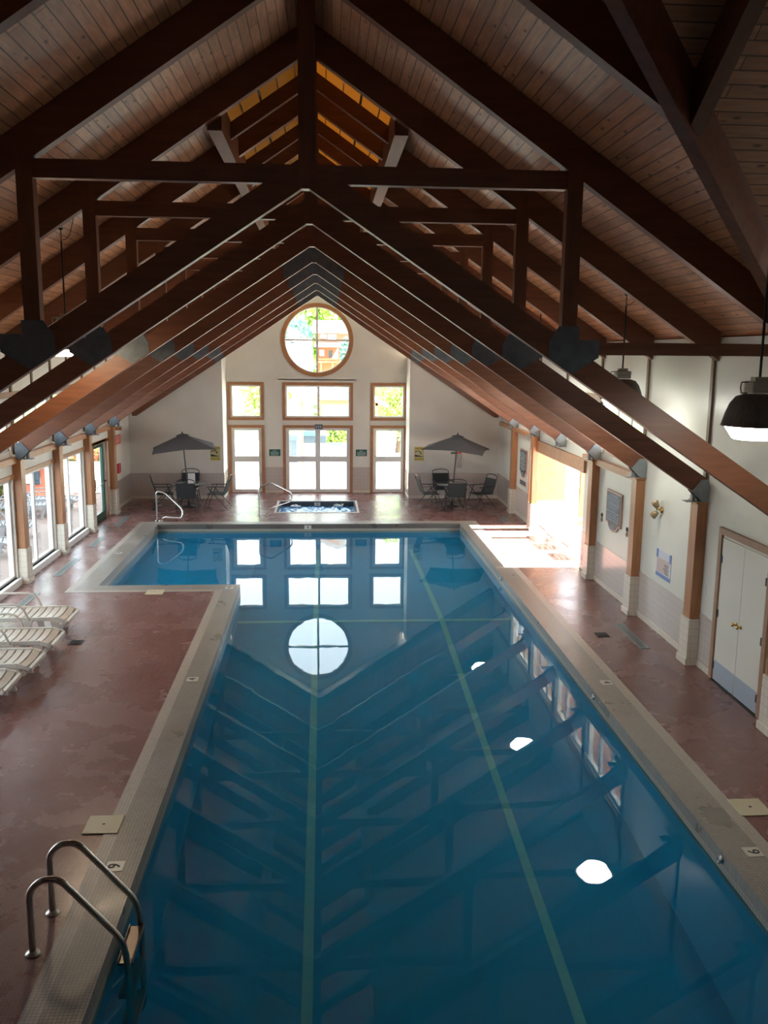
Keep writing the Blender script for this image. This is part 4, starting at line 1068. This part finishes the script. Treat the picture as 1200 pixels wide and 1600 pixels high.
# twin wall lamp
t = empty('wall_lamp', (XR, 13.40, 1.97), 'brass twin wall lamp between the two nearest right columns', 'lamp')
MB().lathe([(0, 0), (.05, 0), (.05, .02), (0, .03)], (0, 0, 0), 14)
m_ = MB(); m_.lathe([(0, 0), (.055, 0), (.05, .02), (0, .03)], (0, 0, 0), 14); m_.v = [(XR - z, 13.40 + x, 1.97 + y) for x, y, z in m_.v]; m_.build('backplate', M['brass'], t)
for (dy, dz, ax) in ((.05, .09, (-.35, .45, .8)), (.06, -.10, (-.6, .35, -.7))):
    hd = MB(); hd.lathe([(0, 0), (.03, .0), (.045, .03), (.056, .08), (.058, .11), (.05, .11), (.04, .05), (0, .03)], (0, 0, 0), 20)
    q = Vector((0, 0, 1)).rotation_difference(Vector(ax).normalized()).to_matrix(); c0 = Vector((XR - .07, 13.40 + dy * .3, 1.97 + dz * .35))
    hd.v = [tuple(c0 + q @ Vector(v)) for v in hd.v]; sh = hd.build('lamp_head', M['brass_d'], t)
MB().tube([(XR - .02, 13.40, 1.97), (XR - .10, 13.41, 1.98)], .014, 8).build('arm', M['brass'], t)
# first aid style poster
t = empty('pool_poster', (XR, 13.2, 1.1), 'blue and white poster on the wall below the twin wall lamp', 'poster')
MB().box(XR - .006, 12.90, .90, XR, 13.50, 1.34).build('sheet', M['paleblue'], t)
g = MB(); g.box(XR - .009, 12.91, .905, XR - .006, 13.49, .965); g.box(XR - .009, 12.90, 1.2, XR - .006, 12.97, 1.34); g.box(XR - .009, 13.43, 1.2, XR - .006, 13.50, 1.335); g.build('blue_border', M['bluesign'], t)
g = MB(); g.box(XR - .009, 12.98, .98, XR - .006, 13.45, 1.21); g.build('picture', M['pinkish'], t)
g = MB()
for i in range(5): g.box(XR - .012, 12.99 + (i % 2) * .03, 1.0 + i * .032, XR - .009, 13.12 + (i % 3) * .03, 1.012 + i * .032)
g.build('print', M['slate'], t)
# hose bibs / thermostats beside the big board
for y, z, lb in ((16.35, 1.30, 'small round wall dial left of the slate board'), (14.92, 1.30, 'small round wall dial right of the slate board')):
    t = empty('wall_dial', (XR, y, z), lb, 'dial', 'small wall dials')
    for dz, s_ in ((.05, .032), (-.04, .038)):
        r = MB(); r.tube([(XR - .01, y + s_ * math.cos(a * PI / 8), z + dz + s_ * math.sin(a * PI / 8)) for a in range(16)], .010, 6, closed=True); r.build('ring', M['dkgrey'] if dz > 0 else M['pinkrim'], t)
t = empty('light_switch', (XR, 11.75, 1.15), 'white light switch between the nearest column and the closet door', 'switch')
MB().box(XR - .008, 11.62, 1.09, XR, 11.70, 1.21).build('plate', M['white'], t, bevel=.002); MB().box(XR - .014, 11.65, 1.13, XR - .008, 11.67, 1.17).build('toggle', M['white'], t)

# ------------------------------------------------------------------ outside: plants and buildings
def leaf_mesh(center, rad, n, size, seed, squash=1.0):
    rnd = random.Random(seed); mb = MB()
    lobes = [(Vector((rnd.uniform(-.55, .55) * rad[0], rnd.uniform(-.55, .55) * rad[1], rnd.uniform(-.5, .55) * rad[2])), rnd.uniform(.35, .6)) for _ in range(9)] + [(Vector((0, 0, 0)), .75)]
    for _ in range(n):
        c, s_ = rnd.choice(lobes); d = Vector((rnd.gauss(0, 1), rnd.gauss(0, 1), rnd.gauss(0, 1))).normalized() * (s_ * rnd.uniform(.75, 1.05))
        p = Vector(center) + c + Vector((d.x * rad[0], d.y * rad[1], d.z * rad[2]))
        a = Vector((rnd.gauss(0, 1), rnd.gauss(0, 1), rnd.gauss(0, 1))).normalized(); b_ = a.cross(Vector((rnd.gauss(0, 1), rnd.gauss(0, 1), rnd.gauss(0, 1)))).normalized(); q = size * rnd.uniform(.6, 1.3)
        mb.add([p - a * q, p + b_ * q * .6, p + a * q, p - b_ * q * .6], [(0, 1, 2, 3)])
    return mb
def tree(x, y, h, r, m_, lb, seed, n=2600, size=.22, grp='trees beyond the terrace', zr=None):
    t = empty('tree', (x, y, -.04), lb, 'tree', grp)
    MB().tube([(x, y, -.04), (x + .1, y, h * .3), (x, y + .1, h * .6)], .16 + h * .01, 8).build('trunk', M['bark'], t)
    f = leaf_mesh((x, y, h * .62), (r, r, zr or h * .42), n, size, seed); f.build('foliage', m_, t)
def hedge(x0, x1, y, z1, m_, lb, seed, n=1500, size=.09, d=.5):
    rnd = random.Random(seed); t = empty('hedge', ((x0 + x1) / 2, y, -.04), lb, 'hedge'); mb = MB()
    for _ in range(n):
        p = Vector((rnd.uniform(x0, x1), y + rnd.uniform(-d, d), rnd.uniform(0, z1 + rnd.uniform(-.1, .12))))
        a = Vector((rnd.gauss(0, 1), rnd.gauss(0, 1), rnd.gauss(0, 1))).normalized(); b_ = a.cross(Vector((rnd.gauss(0, 1), rnd.gauss(0, 1), rnd.gauss(0, 1)))).normalized()
        q = size * rnd.uniform(.6, 1.4); mb.add([p - a * q, p + b_ * q * .6, p + a * q, p - b_ * q * .6], [(0, 1, 2, 3)])
    mb.build('foliage', m_, t)
    MB().box(x0 + .1, y - d * .6, -.04, x1 - .1, y + d * .6, z1 - .15).build('inner_growth', M['leaf2'], t)
tree(-5.0, 74, 9.2, 5.2, M['leaf3'], 'tall blue green tree behind the left half of the round window', 1, 4200, .38)
tree(4.4, 74, 9.4, 3.4, M['leaf2'], 'dark green tree above the red house roof', 2, 4200, .38)
tree(-.2, 82, 10.2, 3.8, M['leaf1'], 'bright yellow green tree rising behind the red house', 3, 3600, .34)
tree(-2.6, 41, 3.5, 1.2, M['leaf1'], 'light green tree outside the left hand glass door', 4, 3000, .12)
tree(3.4, 39.6, 3.5, 1.2, M['leaf1'], 'leafy bush-like tree outside the right hand glass door', 5, 5200, .085, zr=1.5)
tree(-17.5, 44, 9, 4, M['leaf2'], 'dark tree beyond the left patio hut', 6, 3600, .25)
tree(-11.5, 29, 5.5, 1.8, M['leaf2'], 'tree beside the left patio seen through the near windows', 7, 3600, .13)
tree(-8.9, 45, 6.5, 2.2, M['leaf1'], 'light tree seen through the green door', 8, 3200, .15)
tree(1.9, 56.5, 5.5, .9, M['leaf3'], 'slim blue green conifer in front of the red house', 9, 2600, .14)
hedge(.15, 1.4, 39, 1.35, M['leaf1'], 'clipped yellow green hedge behind the double door glass', 11, 2600, .09)
hedge(-10.3, -8.9, 24.6, 1.2, M['leaf2'], 'low dark shrubs on the left patio edge', 12, 1800, .1)
hedge(-10.6, -8.0, 36.5, .6, M['flower'], 'red and orange flower bed seen through the green door', 13, 1400, .09)

h = empty('red_house', (.6, 62, -.04), 'red sided house with balcony seen through the round window', 'house')
Yh = 60.0
MB().box(-.45, Yh, -.04, 6, 66, 5.70).build('wall', M['redhouse'], h)
MB().prism([(Yh - .5, 5.66), (62.5, 6.6), (66.5, 5.66)], 'x', -.75, 6.4).build('roof', M['roofw'], h)
MB().prism([(.08, 5.68), (.54, 6.02), (1.02, 5.68)], 'y', Yh - .62, Yh + 1).build('dormer', M['roofw'], h)
MB().prism([(.04, 5.66), (.54, 6.06), (1.06, 5.66), (1.0, 5.66), (.54, 6.0), (.12, 5.66)], 'y', Yh - .66, Yh - .62).build('dormer_trim', M['redhouse'], h)
MB().prism([(Yh - 1.2, 4.76), (Yh, 5.06), (Yh, 4.76)], 'x', -.62, 1.9).build('lower_roof', M['roofw'], h)
for a in ((-.17, .17, 5.38, 5.57), (.32, .44, 5.18, 5.57), (.50, .62, 5.18, 5.57), (.68, .80, 5.18, 5.57), (-.26, 0, 4.2, 4.55), (1.15, 1.4, 4.2, 4.6)):
    f = MB().box(a[0] - .03, Yh - .03, a[2] - .03, a[1] + .03, Yh - .0, a[3] + .03).build('window', M['white'], h); MB().box(a[0], Yh - .035, a[2], a[1], Yh - .03, a[3]).build('pane', M['paleblue'], f)
MB().box(.34, Yh - .04, 4.08, .56, Yh, 4.54).build('door', M['windk'], h)
MB().prism([(.52, 4.0), (.96, 4.0), (.96, 4.76)], 'y', Yh - 1.0, Yh - .9).build('wing_wall', M['white'], h)
MB().box(-.62, Yh - 1.1, 3.74, .9, Yh, 3.82).build('balcony_floor', M['cedar'], h)
r = MB(); r.box(-.62, Yh - 1.1, 3.97, .9, Yh - 1.06, 4.0)
for i in range(16): r.box(-.6 + i * .1, Yh - 1.09, 3.82, -.58 + i * .1, Yh - 1.07, 3.97)
r.build('railing', M['cedar'], h)
for x in (-.17, .58): MB().box(x - .035, Yh - 1.1, -.04, x + .035, Yh - 1.03, 3.74).build('post', M['cedar'], h)
h = empty('white_house', (-2.6, 58, -.04), 'bright white house with chimney at lower left of the round window', 'house')
MB().box(-6, 57, -.04, -.7, 60, 4.6).build('wall', M['white'], h)
MB().prism([(56.6, 4.55), (58.5, 5.3), (60.4, 4.55)], 'x', -6.4, -.75).build('roof', M['roofw'], h)
MB().box(-2.3, 58, 4.9, -1.6, 59, 5.75).build('chimney', M['white'], h)
MB().box(-2.25, 58.2, 5.75, -2.05, 58.6, 5.95).build('chimney_pot', M['white'], h); MB().box(-1.9, 58.2, 5.75, -1.7, 58.6, 5.95).build('chimney_pot', M['white'], h)
MB().prism([(-2.25, 4.93), (-1.95, 5.08), (-1.65, 4.93)], 'y', 56.4, 56.6).build('gable_vent', M['windk'], h)
for a in (-1.35, -1.0): f = MB().box(a, 56.96, 3.2, a + .25, 57, 3.75).build('window', M['blueink'], h)
# pavilion on the terrace
p = empty('pavilion', (-.3, 36, -.04), 'cedar pavilion with lattice gable and pale roof on the far terrace', 'pavilion')
MB().slab([(-1.6, 35.4), (.55, 35.4), (.55, 38), (-1.6, 38)], lambda x, y: 2.22 + (x + 1.5) * .43, .12).build('roof', M['roofw'], p)
MB().slab([(.55, 35.4), (2.6, 35.4), (2.6, 38), (.55, 38)], lambda x, y: 3.10 - (x - .55) * .43, .12).build('roof', M['roofw'], p)
lt = MB()
for i in range(22):
    x = -1.05 + i * .075; zz = 2.14 + (x + 1.5) * .43
    if x < .55: lt.bar((x, 35.5, zz - .13), (x + .12, 35.5, zz + .04), .02, .02); lt.bar((x + .12, 35.5, zz - .10), (x, 35.5, zz + .04), .02, .02)
lt.build('lattice', M['cedar'], p)
for x in (-.87, 2.12): MB().box(x - .05, 35.5, -.04, x + .05, 35.6, 2.7).build('post', M['cedar'], p)
MB().box(1.95, 35.5, 2.30, 2.6, 35.6, 2.42).build('tie', M['cedar'], p)
p = empty('poolside_cabin', (.5, 44, -.04), 'green roofed cabin behind the pavilion seen in the middle window', 'cabin')
MB().box(-.25, 43.2, 1.90, 1.6, 43.4, 2.12).build('fascia', M['redhouse'], p)
MB().slab([(-.25, 43.0), (1.6, 43.0), (1.6, 46), (-.25, 46)], lambda x, y: 2.12 + (y - 43) * .35, .08).build('roof', M['greenroof'], p)
MB().box(-.1, 43.5, -.04, 1.5, 46, 1.9).build('wall', M['white'], p)
p = empty('spa_kiosk', (-.4, 37, -.04), 'teal canopied kiosk with a dark counter behind the double door', 'kiosk')
MB().box(-.88, 36.2, 1.02, -.28, 37.2, 1.19).build('awning', M['teal'], p); MB().box(-.86, 36.3, .70, .10, 37.1, 1.02).build('counter', M['windk'], p); MB().box(-.84, 36.3, -.04, .08, 37.1, .70).build('base', M['white'], p)
p = empty('teal_bench', (-1.25, 36, -.04), 'teal topped bench at left of the double door glass', 'bench')
MB().box(-1.45, 35.8, .88, -1.08, 36.2, 1.04).build('top', M['teal'], p); MB().box(-1.43, 35.85, -.04, -1.10, 36.15, .88).build('base', M['windk'], p)
p = empty('lattice_fence', (-.3, 35.2, -.04), 'white lattice fence in front of the kiosk', 'fence'); g = MB()
for i in range(14):
    x = -.75 + i * .06 
    g.bar((x, 35.2, .15), (x + .35 if x + .35 < .1 else .1, 35.2, .15 + (min(x + .35, .1) - x) * 1.6), .012, .012); g.bar((x, 35.2, .72), (min(x + .35, .1), 35.2, .72 - (min(x + .35, .1) - x) * 1.6), .012, .012)
g.build('lattice', M['white'], p); g = MB(); g.box(-.8, 35.17, -.04, .14, 35.23, .14); g.box(-.8, 35.17, .72, .14, 35.23, .76); g.box(.10, 35.17, .14, .14, 35.23, .72); g.build('frame', M['white'], p)
p = empty('covered_spa', (.6, 37.8, -.04), 'blue covered tub in front of the clipped hedge', 'tub')
MB().box(.16, 37.2, -.04, 1.15, 38.2, .42).build('tub_body', M['white'], p, bevel=.03); MB().box(.14, 37.18, .42, 1.17, 38.22, .55).build('cover', M['blue_tarp'], p, bevel=.03)
p = empty('patio_hut', (-9.2, 28, -.03), 'low red brown hut with a pale pink roof on the left patio', 'hut')
MB().box(-10.2, 27.2, -.03, -8.35, 29.0, .95).build('wall', M['redhouse'], p); MB().box(-10.35, 27.05, .95, -8.2, 29.15, 1.05).build('roof', mat('pale_pink_roof', (.55, .40, .36), .7), p)
MB().box(-9.0, 27.16, .35, -8.6, 27.2, .75).build('window', M['windk'], p)

# clean helper properties
for o in bpy.data.objects:
    if '_off' in o: del o['_off']
